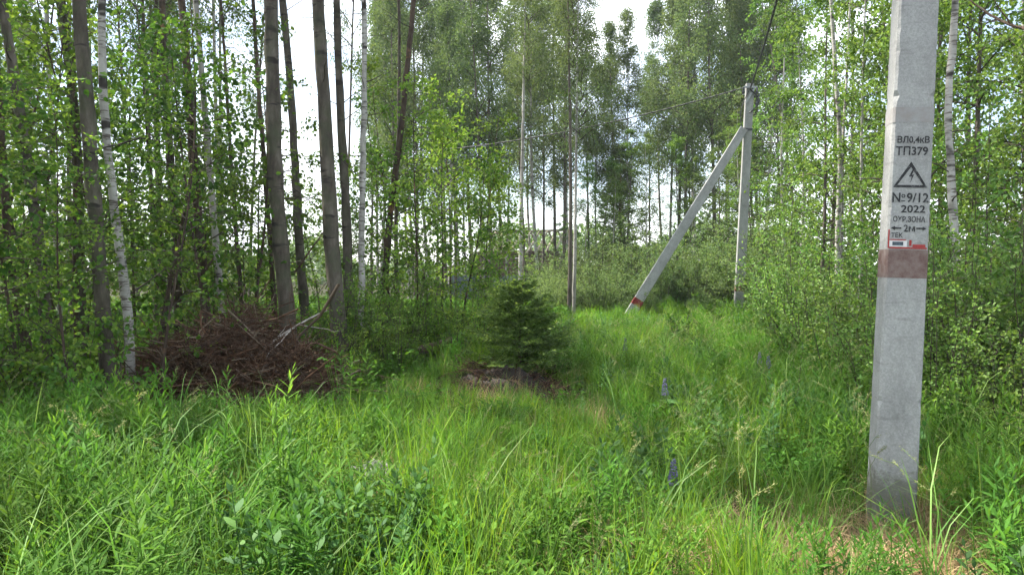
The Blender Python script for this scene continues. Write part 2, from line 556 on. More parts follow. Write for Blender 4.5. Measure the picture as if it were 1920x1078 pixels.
M['white_flower'] = leaf_mat("white_blossom", [(0.55, 0.56, 0.48), (0.66, 0.66, 0.60), (0.75, 0.75, 0.7)], trans=(1, 1, 1), tf=0.3, gain=1.15)
M['pine_bark'] = bark_mat("reddish_bark", [(0.3, (0.05, 0.026, 0.018)), (0.55, (0.13, 0.068, 0.045)), (0.75, (0.21, 0.13, 0.09))], 6, 0.3, 0.6)


def ground_mat():
    m, n, l, out = mat("meadow_soil")
    g = n.new("ShaderNodeNewGeometry")
    a = noise(n, l, g.outputs['Position'], 0.7, 5, 0.6)
    r = ramp(n, [(0.3, (0.022, 0.017, 0.010)), (0.5, (0.030, 0.030, 0.012)), (0.68, (0.035, 0.048, 0.014))])
    l.new(a.outputs['Fac'], r.inputs['Fac'])
    f = noise(n, l, g.outputs['Position'], 22, 6, 0.7)
    fr = ramp(n, [(0.3, (0.45, 0.42, 0.4)), (0.5, (0.9, 0.9, 0.85)), (0.75, (1.7, 1.5, 1.2))])
    l.new(f.outputs['Fac'], fr.inputs['Fac'])
    x = n.new("ShaderNodeMixRGB")
    x.blend_type = 'MULTIPLY'
    x.inputs['Fac'].default_value = 1
    l.new(r.outputs['Color'], x.inputs['Color1'])
    l.new(fr.outputs['Color'], x.inputs['Color2'])
    b = n.new("ShaderNodeBsdfPrincipled")
    b.inputs['Roughness'].default_value = 0.95
    b.inputs['Specular IOR Level'].default_value = 0.1
    l.new(x.outputs['Color'], b.inputs['Base Color'])
    bp = n.new("ShaderNodeBump")
    bp.inputs['Strength'].default_value = 0.8
    bp.inputs['Distance'].default_value = 0.04
    l.new(f.outputs['Fac'], bp.inputs['Height'])
    l.new(bp.outputs[0], b.inputs['Normal'])
    l.new(b.outputs[0], out.inputs['Surface'])
    return m


M['ground'] = ground_mat()

# ---------------------------------------------------------------- ground
xs = np.concatenate([[-900, -400, -180, -90, -50], np.arange(-30, 30.01, 0.3), [50, 90, 180, 400, 900]])
ys = np.concatenate([[-900, -400, -150, -60, -20, -8], np.arange(-2, 46.01, 0.3), [60, 90, 150, 300, 600, 900]])
X, Y = np.meshgrid(xs, ys)
Z = gz(X, Y) * np.clip((60 - np.hypot(X, Y)) / 20, 0, 1)
idx = np.arange(X.size).reshape(X.shape)
gb = MB().add(np.stack([X, Y, Z], -1).reshape(-1, 3),
              np.stack([idx[:-1, :-1], idx[:-1, 1:], idx[1:, 1:], idx[1:, :-1]], -1).reshape(-1, 4))
tag(obj("ground", gb.mesh("ground", M['ground'])), "uneven earth under the grass and the woods", kind="structure")


# ---------------------------------------------------------------- tree prototypes
def trunk_axis(rng, H, wob):
    p1, p2 = rng.uniform(0, 6.28, 2)
    a, b = rng.normal(0, wob, 2), rng.normal(0, wob, 2)

    def ax(z):
        t = np.asarray(z) / H
        return np.stack([a[0] * np.sin(3.1 * t + p1) - a[0] * np.sin(p1) + b[0] * np.sin(7 * t + p2) * .3 - b[0] * .3 * np.sin(p2),
                         a[1] * np.sin(2.7 * t + p2) - a[1] * np.sin(p2) + b[1] * np.sin(6 * t + p1) * .3 - b[1] * .3 * np.sin(p1)], -1)
    return ax


def make_tree(name, seed, H, cb, R, r0, nl, nt, nleaf, ls, lw, bark, leaf, el=(25, 60), droop=0.25, detail=0, sig=0.09, wob=0.25,
              tsides=7, hang=0.5, prof=0.75, twl=0.38, dead=0):
    """returns (trunk mesh, branch mesh, leaf mesh)"""
    rng = np.random.default_rng(seed)
    ax = trunk_axis(rng, H, wob)
    S = 22
    z = np.linspace(-0.15, H * 0.985, S)
    pts = np.concatenate([ax(np.maximum(z, 0)), z[:, None]], 1)[None]
    zz = np.clip(z / H, 0, 1)
    rad = r0 * (1 - 0.93 * zz ** 0.9) * (1 + 0.35 * np.exp(-np.maximum(z, 0) / 0.18))
    tb = MB().tubes(pts, rad[None], tsides, lump=0.05, rng=rng)
    # limbs
    t = np.sort(rng.random(nl) ** 0.9)
    hz = cb + (H - cb) * t * 0.97
    az = np.arange(nl) * 2.4 + rng.normal(0, 0.5, nl)
    shape = np.clip((1 - t) ** prof, 0.05, 1) * np.clip((t + 0.25) / 0.45, 0, 1)
    L = R * shape * rng.uniform(0.6, 1.15, nl) + 0.12 * ls / 0.06
    e = np.radians(rng.uniform(el[0], el[1], nl))
    s = np.linspace(0, 1, 6)
    st = np.concatenate([ax(hz), hz[:, None]], 1)
    hd = np.stack([np.cos(az), np.sin(az)], -1)
    bend = rng.normal(0, 0.18, nl)
    pd = np.stack([-hd[:, 1], hd[:, 0]], -1)
    lp = np.zeros((nl, 6, 3))
    lp[:, :, :2] = st[:, None, :2] + hd[:, None, :] * (L * np.cos(e))[:, None, None] * s[None, :, None] + pd[:, None, :] * (bend * L)[:, None, None] * (s ** 2)[None, :, None]
    lp[:, :, 2] = st[:, None, 2] + (L * np.sin(e))[:, None] * s - (droop * L)[:, None] * s ** 2
    lr = np.clip(r0 * 0.32 * (L / R), 0.006, 0.08)[:, None] * (1 - 0.85 * s)[None]
    bb = MB().tubes(lp, lr, 4, attr=rng.random(nl))
    if dead:
        hz2 = rng.uniform(cb * 0.15, cb * 1.1, dead)
        az2 = rng.uniform(0, 6.28, dead)
        s4 = np.linspace(0, 1, 4)
        L2 = rng.uniform(0.3, 1.1, dead)
        d2 = np.stack([np.cos(az2), np.sin(az2), rng.uniform(-.1, .8, dead)], -1)
        dp = np.concatenate([ax(hz2), hz2[:, None]], 1)[:, None] + d2[:, None] * (L2[:, None] * s4)[..., None]
        dp += rng.normal(0, 0.03, dp.shape) * s4[None, :, None]
        bb.tubes(dp, np.full(dead, 0.009)[:, None] * (1 - .75 * s4)[None], 3, attr=rng.random(dead) * .6)
    # twigs
    K = nl * nt
    li = np.repeat(np.arange(nl), nt)
    u = rng.uniform(0.18, 1.0, K)
    fi = u * 5
    i0 = np.minimum(fi.astype(int), 4)
    fr = (fi - i0)[:, None]
    tp = lp[li, i0] * (1 - fr) + lp[li, i0 + 1] * fr
    ld = norm(lp[li, 5] - lp[li, 0])
    td = norm(ld * 0.6 + rng.normal(0, 0.75, (K, 3)) * np.array([1, 1, 0.6]))
    tl = (L[li] * twl + 0.12) * rng.uniform(0.45, 1.15, K)
    s4 = np.linspace(0, 1, 4)
    tw = tp[:, None] + td[:, None] * (tl[:, None] * s4)[..., None]
    tw[:, :, 2] -= (hang * tl)[:, None] * s4 ** 2
    bb.tubes(tw, np.clip(r0 * 0.05, 0.003, 0.008) * (1 - .7 * s4)[None], 3, attr=rng.random(K))
    # leaves
    n = K * nleaf
    ti = np.repeat(np.arange(K), nleaf)
    u = rng.uniform(0.1, 1.05, n)
    fi = np.clip(u, 0, 0.999) * 3
    i0 = fi.astype(int)
    fr = (fi - i0)[:, None]
    p = tw[ti, i0] * (1 - fr) + tw[ti, i0 + 1] * fr + rng.normal(0, sig, (n, 3))
    dd = td[ti] * 0.5 + rng.normal(0, 0.8, (n, 3)) + np.array([0, 0, -0.45])
    nn = rng.normal(0, 0.65, (n, 3)) + np.array([0, 0, 0.8])
    Ls = ls * rng.uniform(0.6, 1.2, n)
    lb = MB().leaves(p, dd, nn, Ls, Ls * lw * rng.uniform(.85, 1.15, n), detail=detail, rng=rng)
    return (tb.mesh(name + "_trunk", bark), bb.mesh(name + "_branches", M['branch']), lb.mesh(name + "_crown", leaf, smooth=False))


TALL = [make_tree("tall%d" % i, 100 + i, 17.0 + (i % 3), 5.2 + (i % 2) * 1.6, 2.5 + 0.3 * (i % 3), 0.11, 42, 9, 30, 0.085, 0.8,
                  M['far_birch'] if i in (1, 4) else M['far_bark'], M['far_leaf'], el=(30, 65), droop=0.3, sig=0.15, hang=0.7, dead=9) for i in range(6)]
FARW = [make_tree("farwood%d" % i, 150 + i, 17.0 + (i % 3), 5.5 + (i % 2) * 1.6, 2.6 + 0.3 * (i % 3), 0.12, 44, 9, 34, 0.105, 0.85,
                  M['far_birch'] if i in (1, 3) else M['far_bark'], M['far_leaf'], el=(30, 65), droop=0.3, sig=0.17, hang=0.7, dead=9) for i in range(5)]
YOUNG = [make_tree("young%d" % i, 200 + i, 7.2 + (i % 3) * 0.8, 0.5, 1.45, 0.05, 44, 8, 18, 0.058, 0.78, M['far_bark'] if i % 2 else M['far_birch'],
                   M['birch_leaf'], el=(15, 55), droop=0.3, detail=1, sig=0.04, hang=0.45, prof=0.6, wob=0.15) for i in range(4)]
UNDER = [make_tree("under%d" % i, 300 + i, 5.2 + (i % 3) * 0.9, 0.35, 1.5, 0.032, 30, 7, 9, 0.075, 0.82, M['brown'],
                   M['shade_leaf'], el=(5, 50), droop=0.25, detail=1, sig=0.045, hang=0.35, prof=0.4, wob=0.2) for i in range(4)]
SAPL = [make_tree("sapling%d" % i, 400 + i, 3.3 + (i % 3) * 0.7, 0.5, 0.95, 0.02, 26, 6, 12, 0.052, 0.8, M['brown'],
                  M['yellow_leaf'], el=(20, 60), droop=0.2, detail=1, sig=0.035, hang=0.3, prof=0.5, wob=0.12) for i in range(4)]


def make_bush(name, seed, H, R, ns, nt, nleaf, ls, lw, leaf, sig=0.035, detail=1):
    rng = np.random.default_rng(seed)
    s = np.linspace(0, 1, 6)
    az = rng.uniform(0, 6.28, ns)
    rr = R * np.sqrt(rng.random(ns))
    h = H * (1 - 0.45 * (rr / R) ** 2) * rng.uniform(0.6, 1.08, ns)
    b0 = np.stack([np.cos(az) * rr * 0.35, np.sin(az) * rr * 0.35], -1)
    b1 = np.stack([np.cos(az) * rr, np.sin(az) * rr], -1)
    sp = np.zeros((ns, 6, 3))
    sp[:, :, :2] = b0[:, None] + (b1 - b0)[:, None] * (s ** 1.4)[None, :, None]
    sp[:, :, :2] += rng.normal(0, 0.05, (ns, 6, 2)) * s[None, :, None]
    sp[:, :, 2] = h[:, None] * s - 0.05
    st = MB().tubes(sp, rng.uniform(0.006, 0.013, ns)[:, None] * (1 - 0.75 * s)[None], 4, attr=rng.random(ns))
    K = ns * nt
    li = np.repeat(np.arange(ns), nt)
    u = rng.uniform(0.12, 1.0, K)
    fi = u * 5
    i0 = np.minimum(fi.astype(int), 4)
    fr = (fi - i0)[:, None]
    tp = sp[li, i0] * (1 - fr) + sp[li, i0 + 1] * fr
    td = norm(rng.normal(0, 0.8, (K, 3)) + np.array([0, 0, 0.7]))
    tl = rng.uniform(0.12, 0.42, K) * H / 2.2
    s3 = np.linspace(0, 1, 3)
    tw = tp[:, None] + td[:, None] * (tl[:, None] * s3)[..., None]
    st.tubes(tw, 0.0035 * (1 - .6 * s3)[None], 3, attr=rng.random(K))
    n = K * nleaf
    ti = np.repeat(np.arange(K), nleaf)
    p = tp[ti] + td[ti] * (tl[ti] * rng.uniform(0.1, 1.08, n))[:, None] + rng.normal(0, sig, (n, 3))
    p[:, 2] = np.maximum(p[:, 2], 0.03)
    dd = td[ti] * 0.6 + rng.normal(0, 0.7, (n, 3))
    nn = rng.normal(0, 0.6, (n, 3)) + np.array([0, 0, 0.8])
    Ls = ls * rng.uniform(0.6, 1.2, n)
    lf = MB().leaves(p, dd, nn, Ls, Ls * lw, detail=detail, rng=rng)
    return (st.mesh(name + "_stems", M['branch']), lf.mesh(name + "_foliage", leaf, smooth=False))


BUSH = [make_bush("bush%d" % i, 500 + i, 2.2 + 0.4 * i, 1.0, 26, 11, 14, 0.055, 0.72, M['bush_leaf']) for i in range(3)]
WILLOW = [make_bush("willow%d" % i, 520 + i, 2.0 + 0.4 * i, 1.25, 34, 12, 16, 0.085, 0.42, M['willow_leaf'], detail=0) for i in range(3)]
YBUSH = [make_bush("ybush%d" % i, 560 + i, 2.0 + .4 * i, .8, 20, 10, 12, 0.05, 0.7, M['yellow_leaf']) for i in range(2)]
LOWB = [make_bush("low%d" % i, 540 + i, 0.9 + 0.25 * i, 0.6, 14, 8, 9, 0.06, 0.75, M['shade_leaf']) for i in range(3)]


def plant_tree(proto, x, y, rz, sc, label, group=None, name="tree", cat="tree", tilt=(0, 0), names=("trunk", "branches", "crown")):
    o = empty(name, (x, y, float(gz(x, y)) - 0.03), (tilt[0], tilt[1], rz), sc)
    tag(o, label, cat, group)
    for nm, me in zip(names, proto):
        obj(nm, me, o)
    return o


def plant_bush(proto, x, y, rz, sc, label, group=None, name="shrub", cat="shrub"):
    return plant_tree(proto, x, y, rz, sc, label, group, name, cat, names=("stems", "foliage"))


def px_x(px, d):
    return (px - 960.0) / F * d


# ---------------------------------------------------------------- near trees whose trunks the photo singles out
def near_tree(label, pix, w, d, bark, H, crown, name="tree", seed=0, cs=1.0, group=None, dead=10, d_top=None):
    rng = np.random.default_rng(900 + seed)
    pts = np.array([P(x, y, d) for x, y in pix])
    pts = pts[np.argsort(pts[:, 2])]
    base = pts[0].copy()
    t0 = (pts[1] - pts[0]) / (pts[1, 2] - pts[0, 2])
    if base[2] > 0.05:
        g = float(gz(base[0], base[1]))
        base = pts[0] + t0 * (g - 0.2 - pts[0, 2])
        pts = np.vstack([base, pts])
    else:
        pts[0] = pts[0] + t0 * (-0.2 - pts[0, 2])
    t1 = (pts[-1] - pts[-2]) / (pts[-1, 2] - pts[-2, 2])
    z1 = pts[-1, 2]
    ext = []
    for zz in np.linspace(z1 + 1.5, H, 5):
        k = (zz - z1) * (1 - 0.35 * (zz - z1) / max(H - z1, 0.1))
        ext.append(pts[-1] + np.array([t1[0] * k, t1[1] * k + rng.normal(0, .06), zz - z1]))
    pts = np.vstack([pts, ext])
    S = 56
    z = np.linspace(pts[0, 2], H, S)
    xx = np.interp(z, pts[:, 2], pts[:, 0])
    yy = np.interp(z, pts[:, 2], pts[:, 1])
    ker = np.array([1, 2, 3, 2, 1]) / 9.0
    xx = np.convolve(np.pad(xx, 2, mode='reflect', reflect_type='odd'), ker, 'valid') + rng.normal(0, 0.004, S)
    yy = np.convolve(np.pad(yy, 2, mode='reflect', reflect_type='odd'), ker, 'valid') + 0.04 * np.sin(z * 0.9 + seed)
    rr = w * d / F / 2 * (1 - 0.86 * (z - 1.6) / (H - 1.6)) * (1 + 0.3 * np.exp(-np.maximum(z, 0) / 0.22))
    bx, by, bz = xx[2], yy[2], float(gz(xx[2], yy[2]))
    o = empty(name, (bx, by, bz))
    tag(o, label, "tree", group)
    off = np.array([bx, by, bz])
    tp = np.stack([xx, yy, z], -1)[None] - off
    rr = rr * (1 + .05 * np.sin(z * 5 + seed) * np.sin(z * 1.7) + .03 * rng.normal(size=S))
    tb = MB().tubes(tp, rr[None], 14, lump=0.055, rng=rng)
    obj("trunk", tb.mesh("near_trunk", bark), o)
    if dead:
        b = MB()
        hz = rng.uniform(0.8, 6.5, dead)
        az = rng.uniform(0, 6.28, dead)
        s5 = np.linspace(0, 1, 5)
        L2 = rng.uniform(0.3, 1.3, dead)
        d2 = np.stack([np.cos(az), np.sin(az), rng.uniform(0.0, 0.9, dead)], -1)
        dp = np.stack([np.interp(hz, z, xx), np.interp(hz, z, yy), hz], -1)[:, None] - off + d2[:, None] * (L2[:, None] * s5)[..., None]
        dp[1:] += (rng.normal(0, 0.05, dp.shape) * s5[None, :, None])[1:]
        rt, at_ = rng.uniform(0.005, 0.012, dead)[:, None] * (1 - .8 * s5)[None], rng.random(dead) * .7
        for k in range(dead):
            obj("dead_twig", MB().tubes(dp[k:k + 1], rt[k:k + 1], 4, attr=at_[k:k + 1]).mesh("dead_twig", M['branch']), o)
    if crown is not None:
        k = int(S * 0.62)
        cx, cyy = xx[k] - bx, yy[k] - by
        rz = rng.uniform(0, 6.28)
        zo = H - 17.6 * cs
        for nm, me in (("branches", crown[1]), ("crown", crown[2])):
            obj(nm, me, o, (cx, cyy, zo), (0, 0, rz), (cs, cs, cs))
    return o


NEAR = [
    ("grey-barked aspen at the left edge of the clearing, its foot leaning into the grass", [(150, 0), (158, 120), (168, 300), (186, 560), (212, 780)], 27, 8.2, 'aspen', 16, 0),
    ("white birch trunk beside the dark brush pile, crooked near its foot", [(196, 0), (194, 180), (212, 370), (238, 600), (246, 640), (241, 740)], 16, 8.7, 'birch', 15, 1),
    ("straight grey stem rising behind the leaning aspen at the frame's upper left", [(112, 0), (124, 90), (142, 190), (150, 330), (150, 560)], 19, 10.4, 'aspen', 16, 2),
    ("pale mottled trunk nearest the left edge of the picture", [(18, 100), (38, 200), (66, 380), (88, 540), (90, 700)], 20, 8.6, 'aspen', 15, 3),
    ("dark slender trunk leaning to the frame's left edge with a kink low down", [(-10, 120), (5, 330), (28, 540), (48, 650), (95, 740)], 15, 8.3, 'brown', 13, 4),
    ("thin dark twin stem left of the birch and the brush pile", [(140, 330), (138, 450), (144, 600), (150, 700)], 9, 10.2, 'brown', 9, 5),
    ("dark trunk in the left woods, left one of a close pair", [(305, 0), (312, 150), (318, 300), (328, 440), (335, 600)], 15, 13.0, 'brown', 16, 0),
    ("dark thin stem in the left woods that bends beside the close pair", [(292, 0), (297, 220), (301, 420), (308, 590)], 9, 14.5, 'brown', 14, 1),
    ("brown trunk behind the left half of the brush pile", [(338, 0), (350, 100), (362, 270), (376, 430), (386, 600)], 17, 11.5, 'brown', 16, 2),
    ("tallest brown-grey trunk right behind the brush pile, thickest of the row", [(506, 0), (511, 180), (520, 380), (533, 520), (541, 610)], 29, 11.0, 'aspen', 17, 3),
    ("slimmer pale grey trunk just right of the thickest trunk behind the brush pile", [(530, 0), (546, 200), (558, 400), (563, 480), (571, 570)], 17, 14.0, 'aspen', 16, 4),
    ("stout grey trunk at the brush pile's right end", [(596, 0), (605, 180), (617, 380), (626, 520), (633, 590)], 28, 11.0, 'aspen', 17, 5),
    ("straight grey-brown trunk right of the stout trunk at the pile's end", [(632, 0), (637, 180), (646, 350), (651, 480), (654, 570)], 17, 12.4, 'aspen', 16, 0),
    ("white birch with black notches between the stout trunks and the clearing", [(683, 0), (685, 150), (682, 260), (678, 380), (677, 500)], 12, 11.8, 'birch', 15, 1),
    ("brown trunk leaning to the right above the yellow-green saplings", [(775, 0), (762, 150), (748, 290), (732, 390), (722, 520)], 13, 13.5, 'brown', 13, 2),
    ("thin straight stem crossing the leaning brown trunk above the saplings", [(748, 60), (748, 200), (744, 350), (743, 520)], 8, 14.5, 'aspen', 12, 3),
    ("very thin dark stem between the brush pile's brown trunk and the thickest trunk", [(424, 180), (434, 320), (446, 460), (455, 580)], 8, 13.0, 'brown', 10, 4),
    ("slender dark trunk close left of the thickest trunk behind the pile", [(480, 100), (490, 260), (505, 430), (516, 580)], 10, 14.0, 'brown', 12, 5),
    ("crooked white birch behind the concrete pole's right side", [(1790, -20), (1792, 50), (1783, 130), (1778, 210), (1784, 290), (1791, 400), (1800, 620)], 15, 8.6, 'birch', 11, None),
    ("left fork of the pale slim birch standing in the right thicket", [(1558, 0), (1564, 130), (1571, 220), (1576, 300), (1573, 420), (1572, 540)], 10, 15.0, 'birch', 12, None),
    ("right fork of the pale slim birch standing in the right thicket", [(1592, 60), (1586, 160), (1580, 240), (1577, 330), (1578, 540)], 7, 15.2, 'birch', 9, None),
    ("left trunk of the pale pair rising from the clearing's far end", [(1066, 60), (1069, 220), (1070, 380), (1069, 520), (1067, 600)], 8, 24.5, 'far_bark', 14, 1),
    ("right trunk of the pale pair rising from the clearing's far end", [(1083, 80), (1081, 240), (1079, 400), (1077, 520), (1076, 600)], 6.5, 24.8, 'far_birch', 13, 4),
    ("thin whitish birch in front of the unfinished roof", [(984, 60), (981, 200), (979, 320), (977, 420), (975, 540)], 8, 26, 'far_birch', 14, 1),
]
for i, (lab, pix, w, d, bk, H, cr) in enumerate(NEAR):
    near_tree(lab, pix, w, d, M[bk], H * 1.15 if d < 20 else H, None if cr is None else TALL[cr], name="birch_tree" if 'birch' in bk else "tree", seed=i,
              cs=.42 if d < 20 else 0.62, dead=10 if d < 20 else 6)

# slim filler trees of the left woods
rng = np.random.default_rng(41)
spots = []
tries = 0
while len(spots) < 24 and tries < 4000:
    tries += 1
    d = rng.uniform(9.5, 27)
    px = rng.uniform(-260, 690)
    if px > 430 and (d < 20 or rng.random() < .6): continue
    x = px_x(px, d)
    if all((x - a) ** 2 + (d - b) ** 2 > 0.8 for a, b in spots):
        spots.append((x, d))
for x, y in spots:
    deep = y > 16
    plant_tree(TALL[rng.integers(6)], x, y, rng.uniform(0, 6.28), (rng.uniform(.42, .58),) * 2 + (rng.uniform(.85, 1.05),),
               "slender tree deep in the left woods, its thin trunk seen between nearer ones" if deep else "slim leafy tree of the left woods standing behind the front trunks",
               "slender trees deep in the left woods" if deep else "slim trees behind the front trunks of the left woods", tilt=(rng.normal(0, .03), rng.normal(0, .03)))

# understorey with big leaves along the left edge
LEFT_UNDER = [(40, 7.8, .8, "broad-leaved young tree hanging over the pale mottled trunk at the left edge"), (135, 7.3, .55, "small broad-leaved young tree before the leaning aspen's foot"),
              (300, 8.3, .72, "broad-leaved young tree whose sprays hang over the brush pile's left end"), (-70, 7.2, .9, "broad-leaved young tree half cut off by the picture's left edge"),
              (30, 9.9, 1.1, "shaded broad-leaved young tree behind the pale mottled trunk"), (110, 10.2, 1.1, "shaded broad-leaved young tree behind the leaning aspen"), (215, 9.7, 1.0, "shaded broad-leaved young tree behind the crooked birch's foot"), (290, 10.6, 1.1, "shaded broad-leaved young tree between the birch and the close dark pair"), (400, 10.9, 1.0, "shaded broad-leaved young tree beside the brown trunk behind the pile"), (460, 12.3, .95, "shaded broad-leaved young tree left of the thickest trunk"), (-150, 9.6, 1.1, "shaded broad-leaved young tree beyond the left edge"),
              (120, 11.9, 1.15, "shaded broad-leaved young tree deep behind the leaning aspen"), (250, 12.2, 1.1, "shaded broad-leaved young tree deep behind the crooked birch"), (350, 13.0, 1.1, "shaded broad-leaved young tree deep behind the close dark pair"), (-40, 11.8, 1.2, "shaded broad-leaved young tree deep at the left edge"), (480, 15, 1.0, "shaded broad-leaved young tree deep behind the thickest trunk")]
for i, (px, d, sc, lab) in enumerate(LEFT_UNDER):
    plant_tree(UNDER[i % 4], px_x(px, d), d, i * 2.1, sc * rng.uniform(.92, 1.08),
               lab or "broad-leaved young tree in the shade behind the front of the left woods",
               None if lab else "broad-leaved young trees in the left woods shade",
               name="young_tree", tilt=(rng.normal(0, .06), rng.normal(0, .06)))
for i in range(26):
    d = rng.uniform(12, 24)
    px = rng.uniform(-150, 640)
    plant_tree(SAPL[i % 4], px_x(px, d), d, i * 1.7, rng.uniform(.8, 1.3), "small pale green sapling growing among the trunks of the left woods",
               "saplings among the left trunks", name="sapling", cat="sapling")
MID = [(700, 12.8, .85, "yellow-green sapling beside the stout trunk at the pile's end"), (735, 13.4, 1.25, "tall sapling under the leaning brown trunk"),
       (780, 12.6, 1.1, "bushy sapling just right of the leaning brown trunk"), (825, 13.6, 1.35, "tallest bright yellow-green sapling left of the little spruce"),
       (868, 13.0, 1.1, "two-stemmed bright sapling by the fallen log's right end"), (905, 14.4, 1.2, "bright sapling directly behind the little spruce's left side"),
       (655, 14.8, .8, "short sapling behind the two stout grey trunks"), (940, 16.5, 1.1, "pale sapling behind the little spruce"),
       (800, 16.0, 1.5, "lofty pale sapling rising in front of the hazy far crowns"), (850, 17.5, 1.55, "thin tall sapling before the cable's sag"),
       (720, 16.5, 1.4, "tall sapling behind the notched birch")]
for i, (px, d, sc, lab) in enumerate(MID):
    plant_tree(SAPL[i % 4], px_x(px, d), d, i * 2.3, sc, lab, "saplings at the clearing's left edge", name="sapling", cat="sapling")

THICK = [(642, 10.9, .8, "leafy bush against the stout trunk at the pile's right end"), (682, 11.3, .8, "leafy bush at the notched birch's foot"), (722, 11.0, .6, "low leafy bush left of the fallen log"),
         (762, 11.9, .8, "leafy bush behind the fallen log's left half"), (806, 12.3, .85, "tall leafy bush behind the fallen log's right half"), (850, 12.0, .7, "bright leafy bush at the two-stemmed sapling's foot"),
         (892, 12.4, .8, "bright leafy bush behind the little spruce's left side"), (612, 11.9, .7, "leafy bush behind the stout trunk at the brush pile"), (930, 13.5, .9, "bright leafy bush peeking over the little spruce"), (745, 10.6, .55, "small bright bush in the weeds before the fallen log"), (660, 9.9, .5, "small bright bush at the brush pile's right foot"),
         (858, 11.6, .45, "small bright bush left of the little spruce")]
for i, (px, d, sc, lab) in enumerate(THICK):
    plant_bush(YBUSH[i % 2], px_x(px, d), d, i * 1.9, sc, lab, "bushes between brush pile and spruce")

# unseen birches added past the left frame edge to shade the near-left grass
for i, (x, y, sc, lab) in enumerate([(-5.3, 6.7, .85, "unseen young birch added for shade just outside the left edge, nearest the aspen"), (-6.1, 7.7, 1.0, "unseen young birch added for shade outside the left edge behind the nearest one"),
                                     (-6.6, 5.7, .95, "unseen young birch added for shade outside the left edge beside the viewer"), (-7.6, 6.6, 1.1, "unseen young birch added for shade farthest outside the left edge")]):
    plant_tree(YOUNG[i % 4], x, y, i * 1.4, sc, lab, name="young_birch_tree")

# back wood behind the clearing
BACK = []
rng = np.random.default_rng(77)
for px in np.arange(690, 1480, 24):
    p = px + rng.uniform(-11, 11)
    gap = 1098 < p < 1245
    BACK.append((p, rng.uniform(33, 47) if p < 1085 else rng.uniform(39, 52), rng.uniform(.74, .9) if gap else (rng.uniform(.8, 1.08) if p < 1085 else rng.uniform(.95, 1.2))))
for px in (710, 745, 775, 805, 835, 860, 890, 940, 1000, 1040):
    BACK.append((px, rng.uniform(44, 54), rng.uniform(1.1, 1.35)))
for px in (1255, 1290, 1338, 1372, 1400, 1430, 1470):
    BACK.append((px, rng.uniform(39, 46), rng.uniform(1.0, 1.2)))
for i, (px, d, sc) in enumerate(BACK):
    zone = ("behind the notched birch" if px < 745 else "above the tall saplings" if px < 830 else "above the little spruce's left" if px < 930 else "over the unfinished roof" if px < 1060
            else "between the pale pair and the leaning brace" if px < 1150 else "behind the leaning brace" if px < 1300 else "between the brace's head and the far pole" if px < 1400 else "right of the far pole")
    zone += ", back row" if d > 43 else ""
    plant_tree(FARW[i % 5], px_x(px, d), d, i * 1.3, (sc * .85, sc * .85, sc), "tall tree of the far wood %s" % zone, "far wood trees %s" % zone,
               tilt=(rng.normal(0, .02), rng.normal(0, .02)))

# leafy growth under the far canopy
for i, (px, d, sc) in enumerate([(905, 31, .8), (1052, 31, .5), (1095, 32, .75), (1128, 34, .95), (1150, 31, .8), (1192, 33, 1.0), (1222, 31.5, .85), (1262, 33, 1.05), (1300, 32, .9), (1345, 34, 1.0), (1378, 31, .95), (1418, 32, 1.1)]):
    side = "left of the pale pair" if px < 1066 else "between the pale pair and the brace's middle" if px < 1240 else "behind the brace's upper half" if px < 1380 else "right behind the far pole"
    plant_tree(YOUNG[i % 4], px_x(px, d), d, i * 2.6, (sc * 1.15, sc * 1.15, sc), "young leafy tree under the far canopy %s" % side, "young trees under the far canopy %s" % side, name="young_tree")

# right side thicket
RIGHT = [(1500, 21, 1.25, "tall young birch of the right thicket's back, left of the forked birch"), (1530, 17, 1.1, "young birch left of the forked pale birch"), (1478, 27.5, 1.4, "tall young birch right of the far pole's foot"), (1555, 20, 1.45, "tall young birch directly left of the forked birch's top"), (1610, 14.5, 1.1, "young birch right of the forked pale birch"), (1640, 17, 1.45, "tall young birch left of the concrete pole's top"),
         (1690, 13, 1.2, "young birch rising behind the concrete pole's stencilled face"), (1730, 16, 1.45, "tall young birch hidden mostly by the concrete pole"), (1770, 11, 1.0, "young birch just behind the crooked white birch"),
         (1830, 12.5, 1.3, "tall young birch right of the crooked white birch"), (1885, 9.6, .95, "young birch below the bare branch of the top right corner"),
         (1935, 12, 1.3, "young birch cut by the picture's right edge, the farther of two"), (1990, 9.4, 1.0, "young birch cut by the picture's right edge, the nearer of two"), (1870, 16, 1.5, "tall young birch over the glossy bushes right of the pole"),
         (1590, 23, 1.7, "tall young birch of the back behind the forked birch"), (1515, 29, 1.8, "tall young birch farthest back right of the far pole"), (1660, 24, 1.8, "tall young birch of the back left of the concrete pole"), (1780, 21, 1.8, "tall young birch of the back behind the crooked white birch"), (1950, 18, 1.7, "tall young birch of the back at the right edge")]
for i, (px, d, sc, lab) in enumerate(RIGHT):
    far = d > 19.5
    plant_tree(YOUNG[i % 4], px_x(px, d), d, i * 1.9, (sc * .95, sc * .95, sc * 1.05),
               lab or ("tall young birch at the back of the right thicket" if far else "leafy young birch in the middle of the right thicket"),
               None if lab else ("right thicket back birches" if far else "right thicket middle birches"), name="young_birch_tree", tilt=(rng.normal(0, .04), rng.normal(0, .04)))
